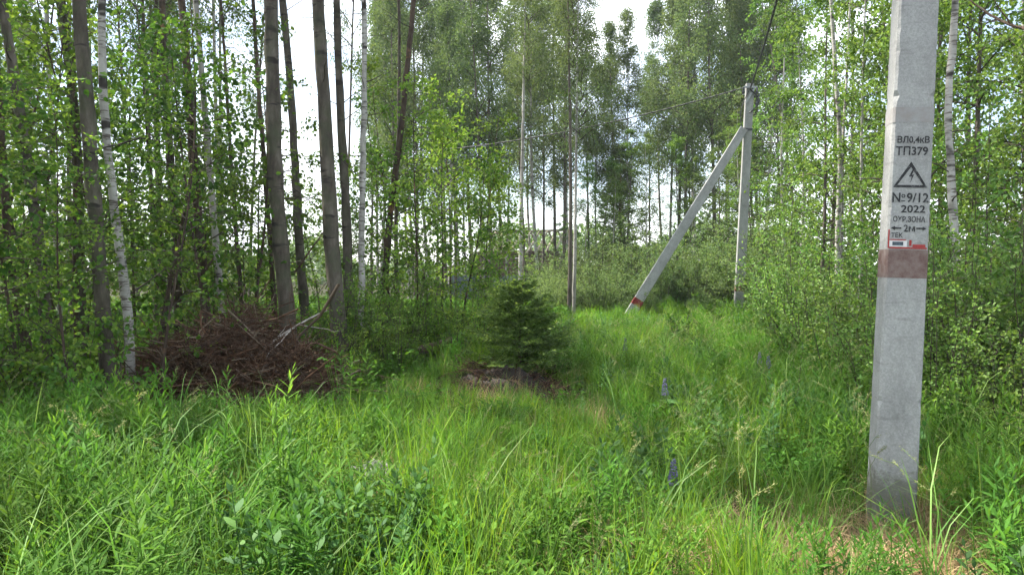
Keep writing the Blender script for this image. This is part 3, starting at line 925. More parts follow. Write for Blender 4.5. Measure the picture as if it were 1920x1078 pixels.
RB = [(1535, 11.6, .95, "leafy bush at the thicket's edge below the forked pale birch"), (1592, 9.2, .82, "leafy bush close left of the concrete pole"),
      (1482, 14.2, 1.05, "round leafy bush at the thicket's edge, left of the forked pale birch"), (1478, 17.6, .9, "small leafy bush at the thicket's left end near the far pole"),
      (1765, 8.2, .9, "leafy bush whose twigs touch the concrete pole's right side"), (1825, 7.2, .85, "glossy bush in front, halfway between concrete pole and right edge"),
      (1890, 7.8, 1.05, "big glossy bush near the right edge, behind the front bush"), (1955, 6.9, .95, "glossy bush cut off by the picture's right edge, nearest one"),
      (1850, 9.0, 1.15, "tall glossy bush behind the front bush right of the pole"), (1700, 9.5, .95, "leafy bush hidden behind the concrete pole's lower half"),
      (1655, 11.5, 1.1, "leafy bush showing left of the pole's brown band"), (1785, 10.0, 1.2, "tall bush below the crooked white birch"),
      (2020, 8.0, 1.1, "bush beyond the picture's right edge with a few sprays in view"), (1595, 16, 1.2, "leafy bush behind the forked pale birch's foot"),
      (1535, 19, 1.2, "leafy bush deep in the thicket left of the forked birch"), (1915, 6.2, .6, "small bush low at the right edge beside the dry stems"),
      (1668, 7.4, .62, "small bush in the grass behind the concrete pole's left side"), (1752, 6.7, .6, "small bush in the grass at the concrete pole's right foot")]
for i, (px, d, sc, lab) in enumerate(RB):
    plant_bush(BUSH[i % 3], px_x(px, d), d, i * 2.2, sc, lab, "bushes of the right thicket's foot")

# willow scrub around the braced pole
WB = [(1090, 26.5, .9), (1125, 25.3, .8), (1110, 28, 1.1), (1165, 26.4, .85), (1205, 26.6, 1.05), (1238, 25.8, .95), (1272, 26.6, 1.1), (1300, 25.6, 1.05), (1328, 27.2, 1.15), (1358, 28.0, 1.15),
      (1462, 25.8, 1.25), (1492, 22.5, 1.1), (1470, 24.5, 1.5), (1405, 27, 1.3), (1180, 29, 1.2), (1250, 29, 1.25), (1040, 28, .9), (1005, 29, .8), (1490, 20.5, 1.2), (1492, 19.0, .8), (1030, 25, .6), (1318, 24.0, .5), (1210, 24.0, .5)]
for i, (px, d, sc) in enumerate(WB):
    pos = "left of the leaning brace" if px < 1160 else ("between the leaning brace and the far pole" if px < 1385 else "right of the far braced pole")
    plant_bush(WILLOW[i % 3], px_x(px, d), d, i * 2.7, sc * 1.12, "grey-green willow shrub %s" % pos, "willow shrubs %s" % pos, name="willow_shrub")
# low plants at the woods' floor on the left
for i in range(34):
    px = rng.uniform(-150, 300) if i < 20 else rng.uniform(600, 900)
    d = rng.uniform(7.0, 10.5) if i < 20 else rng.uniform(11.2, 14.5)
    if 240 < px < 640 and d < 11: continue
    plant_bush(LOWB[i % 3], px_x(px, d), d, i * 1.1, rng.uniform(.7, 1.15), "low leafy seedling bush on the left woods floor" if i < 20 else "low leafy bush at the saplings' feet left of the little spruce",
               "low bushes on the left woods floor" if i < 20 else "low bushes by the saplings", name="low_bush")


# ---------------------------------------------------------------- conifers
def make_spruce(name, seed, H, R, nw, per, ntw, nn, nl, nw_, needle, bark, cb=0.04, droop=0.1, pr=0.8):
    rng = np.random.default_rng(seed)
    z = np.linspace(-0.05, H, 14)
    tb = MB().tubes(np.stack([z * 0, z * 0, z], -1)[None], (0.018 * H * (1 - .95 * np.clip(z / H, 0, 1)))[None], 7)
    n = nw * per
    hz = np.repeat(H * (cb + (0.97 - cb) * np.linspace(0, 1, nw) ** 0.95), per) + rng.normal(0, H * 0.03, n)
    t = np.clip(hz / H, 0, 1)
    L = R * (1 - t) ** pr * rng.uniform(.62, 1.15, n) * np.clip(0.75 + t, 0, 1) + 0.03 * H
    az = rng.uniform(0, 6.28, n)
    e = np.radians(8 + 40 * t) + rng.normal(0, .12, n)
    s = np.linspace(0, 1, 5)
    hd = np.stack([np.cos(az) * np.cos(e), np.sin(az) * np.cos(e), np.sin(e)], -1)
    lp = hd[:, None] * (L[:, None] * s)[..., None]
    lp[:, :, 2] += hz[:, None] - droop * (L[:, None]) * np.sin(s * 2.6)[None]
    bb = MB().tubes(lp, (0.004 * H * (1 - .8 * s))[None] * (L / R)[:, None], 4, attr=rng.random(n) * .5)
    K = n * ntw
    li = np.repeat(np.arange(n), ntw)
    u = rng.uniform(.12, 1, K)
    fi = u * 4
    i0 = np.minimum(fi.astype(int), 3)
    fr = (fi - i0)[:, None]
    p0 = lp[li, i0] * (1 - fr) + lp[li, i0 + 1] * fr
    sd = np.stack([-np.sin(az), np.cos(az), np.zeros(n)], -1)[li] * rng.choice([-1, 1], K)[:, None]
    td = norm(hd[li] * 0.8 + sd * 0.75 + rng.normal(0, .15, (K, 3)) + np.array([0, 0, -.1]))
    tl = L[li] * (1.05 - u) * .5 + 0.05 * R
    m = K * nn
    ti = np.repeat(np.arange(K), nn)
    w = rng.uniform(0, 1.05, m)
    p = p0[ti] + td[ti] * (tl[ti] * w)[:, None]
    dd = td[ti] * 0.9 + rng.normal(0, .55, (m, 3))
    Ls = nl * rng.uniform(.7, 1.2, m)
    nb = MB().leaves(p, dd, rng.normal(0, .5, (m, 3)) + np.array([0, 0, .8]), Ls, nw_, detail=0, fold=0.1, curl=.05, attr=rng.random(m) * .6 + .4 * ((w > .8) & (u[ti] > .55)), rng=rng)
    return (tb.mesh(name + "_trunk", bark), bb.mesh(name + "_branches", M['branch']), nb.mesh(name + "_needles", needle, smooth=False))


SPR = make_spruce("little_spruce", 61, 1.16, 0.70, 12, 14, 13, 18, 0.042, 0.011, M['needle'], M['brown'], cb=0.04, droop=0.04, pr=.5)
FARSPR = [make_spruce("far_spruce%d" % i, 62 + i, 11.5, 2.1, 26, 6, 8, 12, 0.20, 0.05, M['pine_needle'], M['pine_bark'], cb=0.12, droop=0.2) for i in range(2)]
plant_tree(SPR, px_x(974, 10.1), 10.1, 0.4, (1.25, 1.25, 1.0), "small dark green spruce on the earth mound at the clearing's edge", name="spruce_tree", names=("trunk", "branches", "needles"))
for i, (px, d, sc, lab) in enumerate([(1163, 40, .70, "dark conifer behind the leaning brace's middle"), 
                                      (1395, 37, .85, "dark conifer behind the far braced pole")]):
    plant_tree(FARSPR[i % 2], px_x(px, d), d, i, (sc * 1.35, sc * 1.35, sc), lab, "far conifers", name="conifer_tree", names=("trunk", "branches", "needles"))

# ---------------------------------------------------------------- far wood that reads as one mass
rng = np.random.default_rng(5)
n = 60000
th = rng.uniform(-0.85, 0.85, n)
hmax = 5.0 + 2.2 * np.sin(th * 9) + 1.5 * np.sin(th * 23 + 1) + 1.2 * np.sin(th * 51 + 2)
rad = rng.uniform(85, 120, n)
p = np.stack([np.sin(th) * rad, np.cos(th) * rad, np.maximum(hmax, 2) * rng.random(n) ** 0.8], -1)
fw = MB().leaves(p, rng.normal(0, 1, (n, 3)), rng.normal(0, .7, (n, 3)) + np.array([0, 0, .6]), 0.55 * rng.uniform(.5, 1.3, n), 0.45, detail=0, rng=rng)
tag(obj("distant_forest", fw.mesh("distant_forest", M['far_leaf'], smooth=False)), "low distant line of trees beyond the woods", "forest", kind="stuff")

# ---------------------------------------------------------------- near concrete pole
def pole_shaft(z0, z1, w0, w1, dp, ch=0.012, S=12, rough=0.0, seed=3):
    rg = np.random.default_rng(seed)
    ch0 = ch
    z = np.linspace(z0, z1, S)
    ring = []
    for zz in z:
        w = (w0 + (w1 - w0) * (zz - z0) / (z1 - z0)) / 2
        h = dp / 2
        ch = ch0 + rough * max(0.0, rg.normal(0, 1)) * (2.2 if rg.random() < .12 else .6)
        ring.append([(-w + ch, -h, zz), (w - ch, -h, zz), (w, -h + ch, zz), (w, h - ch, zz), (w - ch, h, zz), (-w + ch, h, zz), (-w, h - ch, zz), (-w, -h + ch, zz)])
    V = np.array(ring).reshape(-1, 3)
    i = np.arange(S * 8).reshape(S, 8)
    a, b = i[:-1], np.roll(i, -1, 1)[:-1]
    c, d = np.roll(i, -1, 1)[1:], i[1:]
    m = MB().add(V, np.stack([a, b, c, d], -1).reshape(-1, 4))
    m.f.append(i[-1][None, :])
    return m


def band_sleeve(z0, z1, w, dp, t=0.0015, ch=0.012):
    m = pole_shaft(z0, z1, w + 2 * t, w + 2 * t, dp + 2 * t, ch)
    m.f.pop()
    return m


def text_mesh(s, height, width, mt, bold=0.0):
    cu = bpy.data.curves.new("stencil_text", 'FONT')
    cu.body = s
    cu.size = 1.0
    cu.align_x = 'CENTER'
    cu.align_y = 'CENTER'
    cu.offset = bold
    cu.resolution_u = 3
    to = bpy.data.objects.new("stencil_text", cu)
    C.objects.link(to)
    bpy.context.view_layer.update()
    me = bpy.data.meshes.new_from_object(to.evaluated_get(bpy.context.evaluated_depsgraph_get()))
    bpy.data.objects.remove(to)
    co = np.zeros(len(me.vertices) * 3)
    me.vertices.foreach_get("co", co)
    co = co.reshape(-1, 3)
    mn, mxx = co.min(0), co.max(0)
    c_ = (mn + mxx) / 2
    co[:, 0] = (co[:, 0] - c_[0]) / (mxx[0] - mn[0]) * width
    z_ = (co[:, 1] - c_[1]) / (mxx[1] - mn[1]) * height
    out = np.stack([co[:, 0], np.zeros(len(co)), z_], -1)
    me.vertices.foreach_set("co", out.ravel())
    me.materials.clear()
    me.materials.append(mt)
    me.update()
    return me


PD = 4.66
base = P(1668, 990, PD)
pole = empty("concrete_utility_pole", (base[0], base[1], 0.0), (0, math.radians(1.95), math.radians(-10)))
tag(pole, "large pale grey concrete utility pole with black stencilled markings at the clearing's right", "utility pole")
W0, WS, DP = 0.250, -0.0085, 0.165
pw = lambda z: W0 + WS * z
obj("shaft", pole_shaft(-0.4, 7.6, pw(-0.4), pw(7.6), DP, S=240, rough=0.0035).mesh("pole_shaft", M['concrete'], smooth=False), pole)
MPP = (PD - 0.09) / F
zof = lambda py: CAM_Z + (507 - py) * MPP
yf = -DP / 2
obj("brown_band", band_sleeve(zof(521), zof(468), pw(1.6), DP).mesh("brown_band", M['brown_band'], smooth=False), pole)["label"] = "faded brown painted band"
obj("stain_band", band_sleeve(zof(231), zof(203), pw(2.6) + 0.001, DP, 0.0015).mesh("stain_band", M['stain'], smooth=False), pole)


def on_face(name, me, px, py, lift=0.0025):
    """px: offset in photo pixels from the face's middle"""
    return obj(name, me, pole, (px * MPP, yf - lift, zof(py)))


on_face("stencil_line", text_mesh("ВЛ0,4кВ", 15 * MPP, 56 * MPP, M['stencil'], 0.022), 1, 264)
on_face("stencil_line", text_mesh("ТП379", 17 * MPP, 56 * MPP, M['stencil'], 0.022), -1, 284)
on_face("stencil_line", text_mesh("N", 18 * MPP, 14 * MPP, M['stencil'], 0.02), -24, 371)
on_face("stencil_line", text_mesh("o", 7 * MPP, 7 * MPP, M['stencil'], 0.02), -12, 368)
on_face("stencil_mark", MB().box((0, 0, 0), (7 * MPP, .0004, 1.6 * MPP)).mesh("stencil_mark", M['stencil'], smooth=False), -12, 377)
on_face("stencil_line", text_mesh("9/12", 18 * MPP, 38 * MPP, M['stencil'], 0.02), 13, 371)
on_face("stencil_line", text_mesh("2022", 14 * MPP, 42 * MPP, M['stencil'], 0.02), 6, 392)
on_face("stencil_line", text_mesh("ОХР.ЗОНА", 11 * MPP, 56 * MPP, M['stencil'], 0.016), 0, 411)
on_face("stencil_line", text_mesh("2м", 13 * MPP, 20 * MPP, M['stencil'], 0.02), 1, 428)
on_face("stencil_line", text_mesh("ТЕК", 9 * MPP, 20 * MPP, M['stencil'], 0.016), -20, 441)
for sgn in (-1, 1):
    ar = MB().add(np.array([[0, 0, 0], [7, 0, 4], [7, 0, 1.5], [18, 0, 1.5], [18, 0, -1.5], [7, 0, -1.5], [7, 0, -4]]) * MPP * np.array([-sgn, 1, 1]) , [[0, 2, 3, 4]])
    ar.f = [np.array([[0, 1, 2]]), np.array([[2, 3, 4, 5]]), np.array([[0, 5, 6]]), np.array([[0, 2, 5]])]
    on_face("stencil_arrow", ar.mesh("stencil_arrow", M['stencil'], smooth=False), sgn * 31, 428)
# warning triangle with bolt
tri = MB()
o3 = np.array([[0, 0, 26], [-30, 0, -22], [30, 0, -22]]) * MPP
i3 = np.array([[0, 0, 16], [-22.5, 0, -17.5], [22.5, 0, -17.5]]) * MPP
tri.add(np.vstack([o3, i3]), [[0, 1, 4, 3], [1, 2, 5, 4], [2, 0, 3, 5]])
on_face("warning_triangle", tri.mesh("warning_triangle", M['stencil'], smooth=False), -1, 330)
bolt = MB().add(np.array([[2, 0, 12], [5, 0, 12], [1, 0, 1.5], [5, 0, 2.5], [-1, 0, -12], [-4, 0, -5], [-2, 0, -13], [1, 0, -1.5], [-4, 0, -2]]) * MPP, [[0, 1, 2, 8]])
bolt.f = [np.array([[0, 8, 2, 1]]), np.array([[8, 7, 3, 2]]), np.array([[7, 4, 6, 3]])]
on_face("lightning_bolt", bolt.mesh("lightning_bolt", M['stencil'], smooth=False), 0, 330)
# torn red-edged sticker
st = empty("sticker", (0, yf - 0.003, zof(449)))
st.parent = pole
bar = lambda x0, x1, y0, y1: MB().box(((x0 + x1) / 2 * MPP, 0, -(y0 + y1) / 2 * MPP), ((x1 - x0) * MPP, 0.0012, (y1 - y0) * MPP))
for (x0, x1, y0, y1) in ((-35.5, -33, -18, 17), (-33, 33, 14.5, 17.2), (-32.5, -4, 0, 1.8), (2, 6, 1, 12), (8, 30, 9, 14)):
    obj("red_edge", bar(x0, x1, y0, y1).mesh("red_edge", M['sticker_red'], smooth=False), st)
obj("white_patch", bar(-32.5, -2, 2.5, 14).mesh("white_patch", M['sticker_white'], smooth=False), st)
obj("picture", MB().box((-18 * MPP, -0.0014, -8 * MPP), (19 * MPP, 0.0012, 7 * MPP)).mesh("picture", M['sticker_dark'], smooth=False), st)
# dark earthing cable on the right flank
er = MB()
zz = np.linspace(-0.1, 0.95, 12)
er.tubes(np.stack([pw(zz) / 2 + 0.006, -0.02 + 0 * zz, zz], -1)[None], np.full((1, 12), 0.006), 6)
obj("earth_wire", er.mesh("earth_wire", M['cable']), pole)
near_top = Matrix.LocRotScale(pole.location, pole.rotation_euler, None) @ Vector((0.0, -0.1, 7.35))

# ---------------------------------------------------------------- far braced pole
FD = 24.4
fb = P(1384, 604, FD)
fp = empty("concrete_utility_pole", (fb[0], fb[1], 0.0), (0, math.radians(2.4), math.radians(-6)))
tag(fp, "far concrete utility pole with a slanting brace and cables at its top", "utility pole")
FH = 7.55
obj("shaft", pole_shaft(-0.3, FH, 0.315, 0.245, 0.18).mesh("far_shaft", M['concrete'], smooth=False), fp)
obj("rusty_band", band_sleeve(0.93, 1.12, 0.306, 0.18).mesh("rusty_band", M['rust_band'], smooth=False), fp)
obj("clamp", band_sleeve(6.05, 6.13, 0.262, 0.18, 0.012).mesh("clamp", M['dark_steel'], smooth=False), fp)
hook = MB()
hook.box((0, -0.12, 7.42), (0.42, 0.05, 0.06))
hook.box((-0.2, -0.12, 7.3), (0.05, 0.05, 0.25))
hook.box((0.0, -0.115, 7.15), (0.06, 0.04, 0.5), rot=(0, 0.5, 0))
obj("bracket", hook.mesh("bracket", M['steel'], smooth=False), fp)
for (x, z, h) in ((-0.22, 7.28, .16), (0.2, 7.30, .2), (0.27, 7.05, .3), (0.22, 6.92, .2)):
    ins = MB().tubes(np.array([[(x, -.14, z - h / 2), (x, -.14, z - h / 4), (x, -.14, z), (x, -.14, z + h / 2)]]), [[.03, .05, .04, .03]], 8)
    obj("cable_clamp", ins.mesh("cable_clamp", M['dark_steel']), fp)
cs = MB()
t = np.linspace(0, 1, 14)
cs.tubes(np.stack([-0.02 + 0.3 * np.sin(t * 3.1), -0.15 + 0 * t, 7.35 - 0.75 * t], -1)[None], np.full((1, 14), .022), 5)
cs.tubes(np.stack([-0.05 - 0.22 * np.sin(t * 2.6), -0.15 + 0 * t, 7.3 - 1.3 * t], -1)[None], np.full((1, 14), .014), 5)
obj("cable_loops", cs.mesh("cable_loops", M['cable']), fp)
# brace
inv = Matrix.LocRotScale(fp.location, fp.rotation_euler, None).inverted()
foot = inv @ Vector(P(1166, 614, FD - 0.9))
head = inv @ Vector(P(1394, 243, FD - 0.12))
dirv = head - foot
ln = dirv.length
br = obj("brace", pole_shaft(-0.4, ln + 0.02, 0.33, 0.255, 0.17).mesh("brace", M['concrete'], smooth=False), fp, foot)
br.rotation_mode = 'QUATERNION'
zax = dirv.normalized()
yax = Vector((0, 1, 0)) - zax * zax.y
yax.normalize()
xax = yax.cross(zax)
br.rotation_quaternion = Matrix((xax, yax, zax)).transposed().to_quaternion()
br["label"] = "slanting concrete brace with a red painted band near its foot"
obj("red_band", band_sleeve(0.80, 1.02, 0.322, 0.17).mesh("red_band", M['red_band'], smooth=False), br)


def cable(name, a, b, sag, r, label, n=40, twist=True):
    t = np.linspace(0, 1, n)
    a, b = np.array(a), np.array(b)
    pt = a + (b - a) * t[:, None]
    pt[:, 2] -= sag * 4 * t * (1 - t)
    m = MB()
    if twist:
        T = norm(b - a)
        U = norm(np.cross(T, [0, 0, 1.0]))
        V_ = np.cross(T, U)
        n2 = n * 6
        t2 = np.linspace(0, 1, n2)
        pc = np.stack([np.interp(t2, t, pt[:, k]) for k in range(3)], -1)
        for k in range(3):
            ph = t2 * np.linalg.norm(b - a) * 7 + k * 2.094
            m.tubes((pc + r * .9 * (np.cos(ph)[:, None] * U + np.sin(ph)[:, None] * V_))[None], np.full((1, n2), r), 4)
    else:
        m.tubes(pt[None], np.full((1, n), r), 5)
    return tag(obj(name, m.mesh(name, M['cable'])), label, "cable")


ftop = np.array(Matrix.LocRotScale(fp.location, fp.rotation_euler, None) @ Vector((0.0, -0.16, 7.42)))
cable("power_cable", ftop, near_top, 0.35, 0.016, "black twisted power cable running overhead from the far pole towards the near pole")
cable("power_cable", ftop + np.array([-.2, 0, -.02]), P(430, 285, 31), 0.9, 0.011, "long power cable sagging from the far pole across to the left woods")
cable("service_wire", P(1020, 350, 46), P(860, 372, 34), 0.4, 0.012, "thin wire crossing the sky gap above the unfinished roof", twist=False)

# ---------------------------------------------------------------- unfinished building and fence far behind
HD = 47.0
hb = empty("unfinished_building", (px_x(985, HD), HD, 0.0), (0, 0, math.radians(-24)))
tag(hb, "unfinished brown timber building with bare pale rafters beyond the clearing", "building")
rb = np.random.default_rng(8)
for k in range(9):
    z = 0.28 * k + 0.1
    obj("wall_board", MB().box((0, -1.6, z + .13), (5.2, 0.05, 0.262)).mesh("wall_board", M['dark_timber'], smooth=False), hb)
for k in range(9):
    z = 0.28 * k + 0.1
    obj("gable_board", MB().box((-2.63, 0.05, z + .13), (0.05, 3.2, 0.262)).mesh("gable_board", M['dark_timber'], smooth=False), hb)
    obj("gable_board", MB().box((2.63, 0.05, z + .13), (0.05, 3.2, 0.262)).mesh("gable_board", M['dark_timber'], smooth=False), hb)
obj("top_plate", MB().beam((-2.8, -1.62, 2.68), (2.8, -1.62, 2.68), .14, .14).mesh("top_plate", M['dark_timber'], smooth=False), hb)
obj("ridge_board", MB().beam((-2.8, 0.1, 4.02), (2.8, 0.1, 4.02), .05, .14).mesh("ridge_board", M['timber'], smooth=False), hb)
for k in range(10):
    x = -2.6 + k * 0.58
    obj("rafter", MB().beam((x, -1.85, 2.62), (x + rb.normal(0, .05), 0.1, 4.0), .07, .10).mesh("rafter", M['timber'], smooth=False), hb)
    obj("rafter", MB().beam((x, 2.0, 2.62), (x + rb.normal(0, .05), 0.13, 4.0), .07, .10).mesh("rafter", M['timber'], smooth=False), hb)
for x in (-2.4, -.8, .8, 2.4):
    obj("post", MB().beam((x, -1.5, 0), (x, -1.5, 2.6), .12, .12).mesh("post", M['dark_timber'], smooth=False), hb)

fe = empty("sheet_fence", (px_x(1000, 41), 41, 0))
tag(fe, "low blue-grey corrugated sheet fence in front of the unfinished building", "fence")
for k in range(9):
    x0 = -4.6 + k * 1.15
    xx = np.linspace(0, 1.15, 24)
    yy = 0.018 * np.sign(np.sin(xx / 1.15 * 2 * math.pi * 6))
    zt = 1.32 + rb.normal(0, .015)
    V = np.concatenate([np.stack([xx, yy, 0 * xx - .1], -1), np.stack([xx, yy, 0 * xx + zt], -1), np.stack([xx, yy + .004, 0 * xx - .1], -1), np.stack([xx, yy + .004, 0 * xx + zt], -1)])
    q = np.arange(23)
    fq = np.concatenate([np.stack([q, q + 1, q + 25, q + 24], -1), np.stack([q + 48, q + 72, q + 73, q + 49], -1), np.stack([q + 24, q + 25, q + 73, q + 72], -1)])
    obj("panel", MB().add(V, fq).mesh("panel", M['sheet'], smooth=False), fe, (x0 + .004 * k, 0, 0))
    obj("post", MB().box((0, .06, .6), (.06, .06, 1.4)).mesh("post", M['dark_steel'], smooth=False), fe, (x0, 0, 0))
    
# leaning dark log in the far wood
def log(name, a, b, r0, r1, label, cat, mt, bend=0.05, seed=0, forks=(), n=16, sides=10):
    rng = np.random.default_rng(seed)
    a, b = np.array(a, float), np.array(b, float)
    t = np.linspace(0, 1, n)
    pt = a + (b - a) * t[:, None]
    L = np.linalg.norm(b - a)
    k = rng.normal(0, 1, 3)
    pt += (np.sin(t * 3.1) * bend * L)[:, None] * norm(k) + rng.normal(0, r0 * .12, pt.shape)
    m = MB().tubes(pt[None], (r0 + (r1 - r0) * t)[None], sides, lump=.06, rng=rng)
    for ring, c in ((0, pt[0]), (n - 1, pt[-1])):
        m.f.append((np.arange(sides) + ring * sides)[None, ::(-1 if ring else 1)])
    o = empty(name, a)
    tag(o, label, cat)
    m.v[0] = m.v[0] - a
    obj("stem", m.mesh("stem", mt), o)
    for (u, e, r) in forks:
        i = int(u * (n - 1))
        e = np.array(e, float)
        t5 = np.linspace(0, 1, 7)
        q = pt[i] + (e - pt[i]) * t5[:, None] + rng.normal(0, .02, (7, 3)) * t5[:, None]
        obj("side_branch", MB().tubes((q - a)[None], (r * (1 - .75 * t5))[None], 6).mesh("side_branch", mt), o)
    return o


log("leaning_log", P(1112, 512, 33), P(1152, 476, 34), .11, .08, "dark broken log leaning in the far wood left of the brace", "log", M['log'], seed=1)
log("fallen_log", P(742, 664, 11.6), P(851, 640, 11.7), .055, .075, "brown fallen log lying in the weeds left of the little spruce", "log", M['log'], seed=2, bend=.03)
log("fallen_log", P(262, 722, 9.0), P(405, 716, 9.1), .05, .04, "brown log lying at the foot of the brush pile's left end", "log", M['log'], seed=3, bend=.03)
log("dead_branch", P(455, 690, 8.95), P(613, 582, 9.7), .020, .009, "long pale bare branch sticking out of the brush pile's top right", "branch", M['pale_wood'], seed=4, bend=.05,
    forks=((.62, P(497, 668, 8.8), .012), (.72, P(640, 625, 9.2), .007), (.45, P(545, 600, 9.3), .007)))
log("dead_branch", P(-20, 792, 7.4), P(72, 776, 7.6), .04, .03, "pale fallen branch lying in the shade at the picture's left edge", "branch", M['pale_wood'], seed=5, bend=.04)
log("bare_branch", P(1960, 62, 6.4), P(1812, -4, 7.4), .018, .006, "dark bare branch reaching in at the top right corner", "branch", M['log'], seed=6, bend=.06,
    forks=((.4, P(1850, -30, 6.8), .008), (.55, P(1840, 44, 6.8), .006)))
log("dead_branch", P(300, 480, 10.5), P(470, 395, 10.9), .016, .008, "thin dark dead branch slanting upward in the left woods", "branch", M['log'], seed=7, bend=.03) if False else None
log("dead_sapling", P(553, 512, 12.5), P(615, 424, 12.8), .018, .010, "thin dark dead stem slanting between the two stout trunks", "branch", M['log'], seed=8, bend=.02)
log("dead_sapling", P(385, 505, 11.2), P(447, 425, 11.5), .018, .010, "thin dark dead stem slanting left of the thickest trunk", "branch", M['log'], seed=9, bend=.02)

# ---------------------------------------------------------------- brush pile
rng = np.random.default_rng(21)
bp = empty("brush_pile", (-3.42, 9.2, 0), (0, 0, 0), (1.08, .9, .94))
tag(bp, "big heap of reddish-brown dead brushwood in front of the left trunks", "brush pile")


def heap(n, L, r, vr, top=1.0):
    ang = rng.uniform(0, 6.28, n)
    q = np.sqrt(rng.random(n))
    cx, cy = np.cos(ang) * q * 1.25, np.sin(ang) * q * 0.9
    hh = (.95 + .16 * np.sin(cx * 4 + 1) + .12 * np.sin(cx * 9) + .08 * np.sin(cy * 7)) * np.clip(1 - q ** 3 * .9, 0, 1) * top
    cz = hh * rng.random(n) ** 0.45
    az = rng.normal(0, .9, n) + rng.choice([0, math.pi], n)
    el = rng.normal(0.08, .5, n)
    d = np.stack([np.cos(az) * np.cos(el), np.sin(az) * np.cos(el), np.sin(el)], -1)
    ll = rng.uniform(L[0], L[1], n)
    t = np.linspace(-.5, .5, 6)
    pt = np.stack([cx, cy, cz], -1)[:, None] + d[:, None] * (ll[:, None] * t)[..., None]
    k = rng.normal(0, 1, (n, 3))
    pt += (np.abs(t) ** 2 * 1.0)[None, :, None] * (k * (ll * rng.uniform(.1, .8, n))[:, None])[:, None]
    pt[:, :, 2] = np.maximum(pt[:, :, 2], 0.02)
    pt += rng.normal(0, .02, pt.shape)
    rr = rng.uniform(r[0], r[1], n)[:, None] * np.linspace(1, .35, 6)[None]
    return pt, rr, rng.uniform(vr[0], vr[1], n)


m = MB()
for args in ((3600, (.3, .75), (.0028, .0055), (0, .75)), (1100, (.5, 1.1), (.004, .009), (.1, .85)), (170, (.7, 1.5), (.007, .013), (.4, 1.0)), (36, (.5, 1.1), (.013, .024), (.45, .9))):
    pt, rr, at = heap(*args)
    m.tubes(pt, rr, 3 if args[0] > 200 else 5, attr=at)
o = obj("twigs", m.mesh("brush_twigs", M['brush']), bp)
o["kind"] = "stuff"
# dark dead leaves and needles inside the heap
n = 9000
ang = rng.uniform(0, 6.28, n)
q = np.sqrt(rng.random(n))
cx, cyy = np.cos(ang) * q * 1.3, np.sin(ang) * q * .95
cz = (.98) * np.sqrt(np.clip(1 - q ** 2 * .95, 0, 1)) * rng.random(n) ** .5
lf = MB().leaves(np.stack([cx, cyy, cz], -1), rng.normal(0, 1, (n, 3)), rng.normal(0, 1, (n, 3)), rng.uniform(.02, .06, n), rng.uniform(.01, .025, n), detail=0, rng=rng)
o = obj("dead_leaves", lf.mesh("brush_leaves", M['litter'], smooth=False), bp)
o["kind"] = "stuff"
for k in range(14):
    pt, rr, at = heap(1, (.9, 1.7), (.012, .02), (.6, 1), 1.0)
    obj("branch", MB().tubes(pt, rr, 6, attr=at).mesh("pile_branch", M['brush']), bp)

# ---------------------------------------------------------------- earth mound with roots
mo = empty("earth_mound", (-0.02, 9.56, 0))
tag(mo, "small mound of dark earth and dry roots under the little spruce", "mound")
g = np.linspace(-1, 1, 34)
GX, GY = np.meshgrid(g, g)
hx, hy = 0.66, 0.42
rr = np.hypot(GX, GY)
hh = .17 * np.clip(1 - rr ** 2, 0, 1) ** .6 * (1 + .8 * np.sin(GX * 6 + GY * 3 + 1) * np.cos(GY * 4 + GX)) + rng.normal(0, .014, GX.shape) - .04 - .1 * np.clip(rr - .8, 0, 1)
i = np.arange(GX.size).reshape(GX.shape)
V = np.stack([GX * hx, GY * hy, hh + gz(GX * hx - .02, GY * hy + 9.56)], -1).reshape(-1, 3)
obj("soil", MB().add(V, np.stack([i[:-1, :-1], i[:-1, 1:], i[1:, 1:], i[1:, :-1]], -1).reshape(-1, 4)).mesh("mound_soil", M['soil']), mo)
n = 260
c0 = np.stack([rng.uniform(-.75, .6, n), rng.uniform(-.45, .4, n), rng.uniform(.0, .16, n)], -1)
c0[:, 2] += gz(c0[:, 0] - .02, c0[:, 1] + 9.56)
az = rng.uniform(0, 6.28, n)
d = np.stack([np.cos(az), np.sin(az), rng.normal(-.1, .4, n)], -1)
t = np.linspace(-.5, .5, 5)
pt = c0[:, None] + d[:, None] * (rng.uniform(.15, .5, n)[:, None] * t)[..., None] + rng.normal(0, .015, (n, 5, 3))
o = obj("roots", MB().tubes(pt, rng.uniform(.002, .006, n)[:, None] * np.ones(5)[None], 3, attr=rng.uniform(0, .75, n)).mesh("roots", M['brush']), mo)
o["kind"] = "stuff"

# weathered scrap in the grass
rs = P(700, 916, 5.55)
g = np.linspace(-1, 1, 22)
GX, GY = np.meshgrid(g, g)
hh = .07 * np.clip(1.1 - np.hypot(GX, GY), 0, 1) + .022 * np.abs(np.sin(GX * 6 + 2 * GY)) + .02 * np.abs(np.sin(GY * 8 - GX * 3)) + rng.normal(0, .006, GX.shape)
sq = 1 / np.maximum(np.maximum(np.abs(GX), np.abs(GY)) / np.maximum(np.hypot(GX, GY), 1e-6), .01)
i = np.arange(GX.size).reshape(GX.shape)
V = np.stack([GX * .15 / sq * (1 + .2 * np.sin(GY * 5)), GY * .12 / sq * (1 + .25 * np.sin(GX * 4)), hh], -1).reshape(-1, 3)
ro = obj("crumpled_scrap", MB().add(V, np.stack([i[:-1, :-1], i[:-1, 1:], i[1:, 1:], i[1:, :-1]], -1).reshape(-1, 4)).mesh("crumpled_scrap", M['rag']), None,
         (rs[0], rs[1], float(gz(rs[0], rs[1])) + .085), (0.25, 0, .3))
tag(ro, "crumpled pale grey weathered scrap lying in the near grass", "scrap")


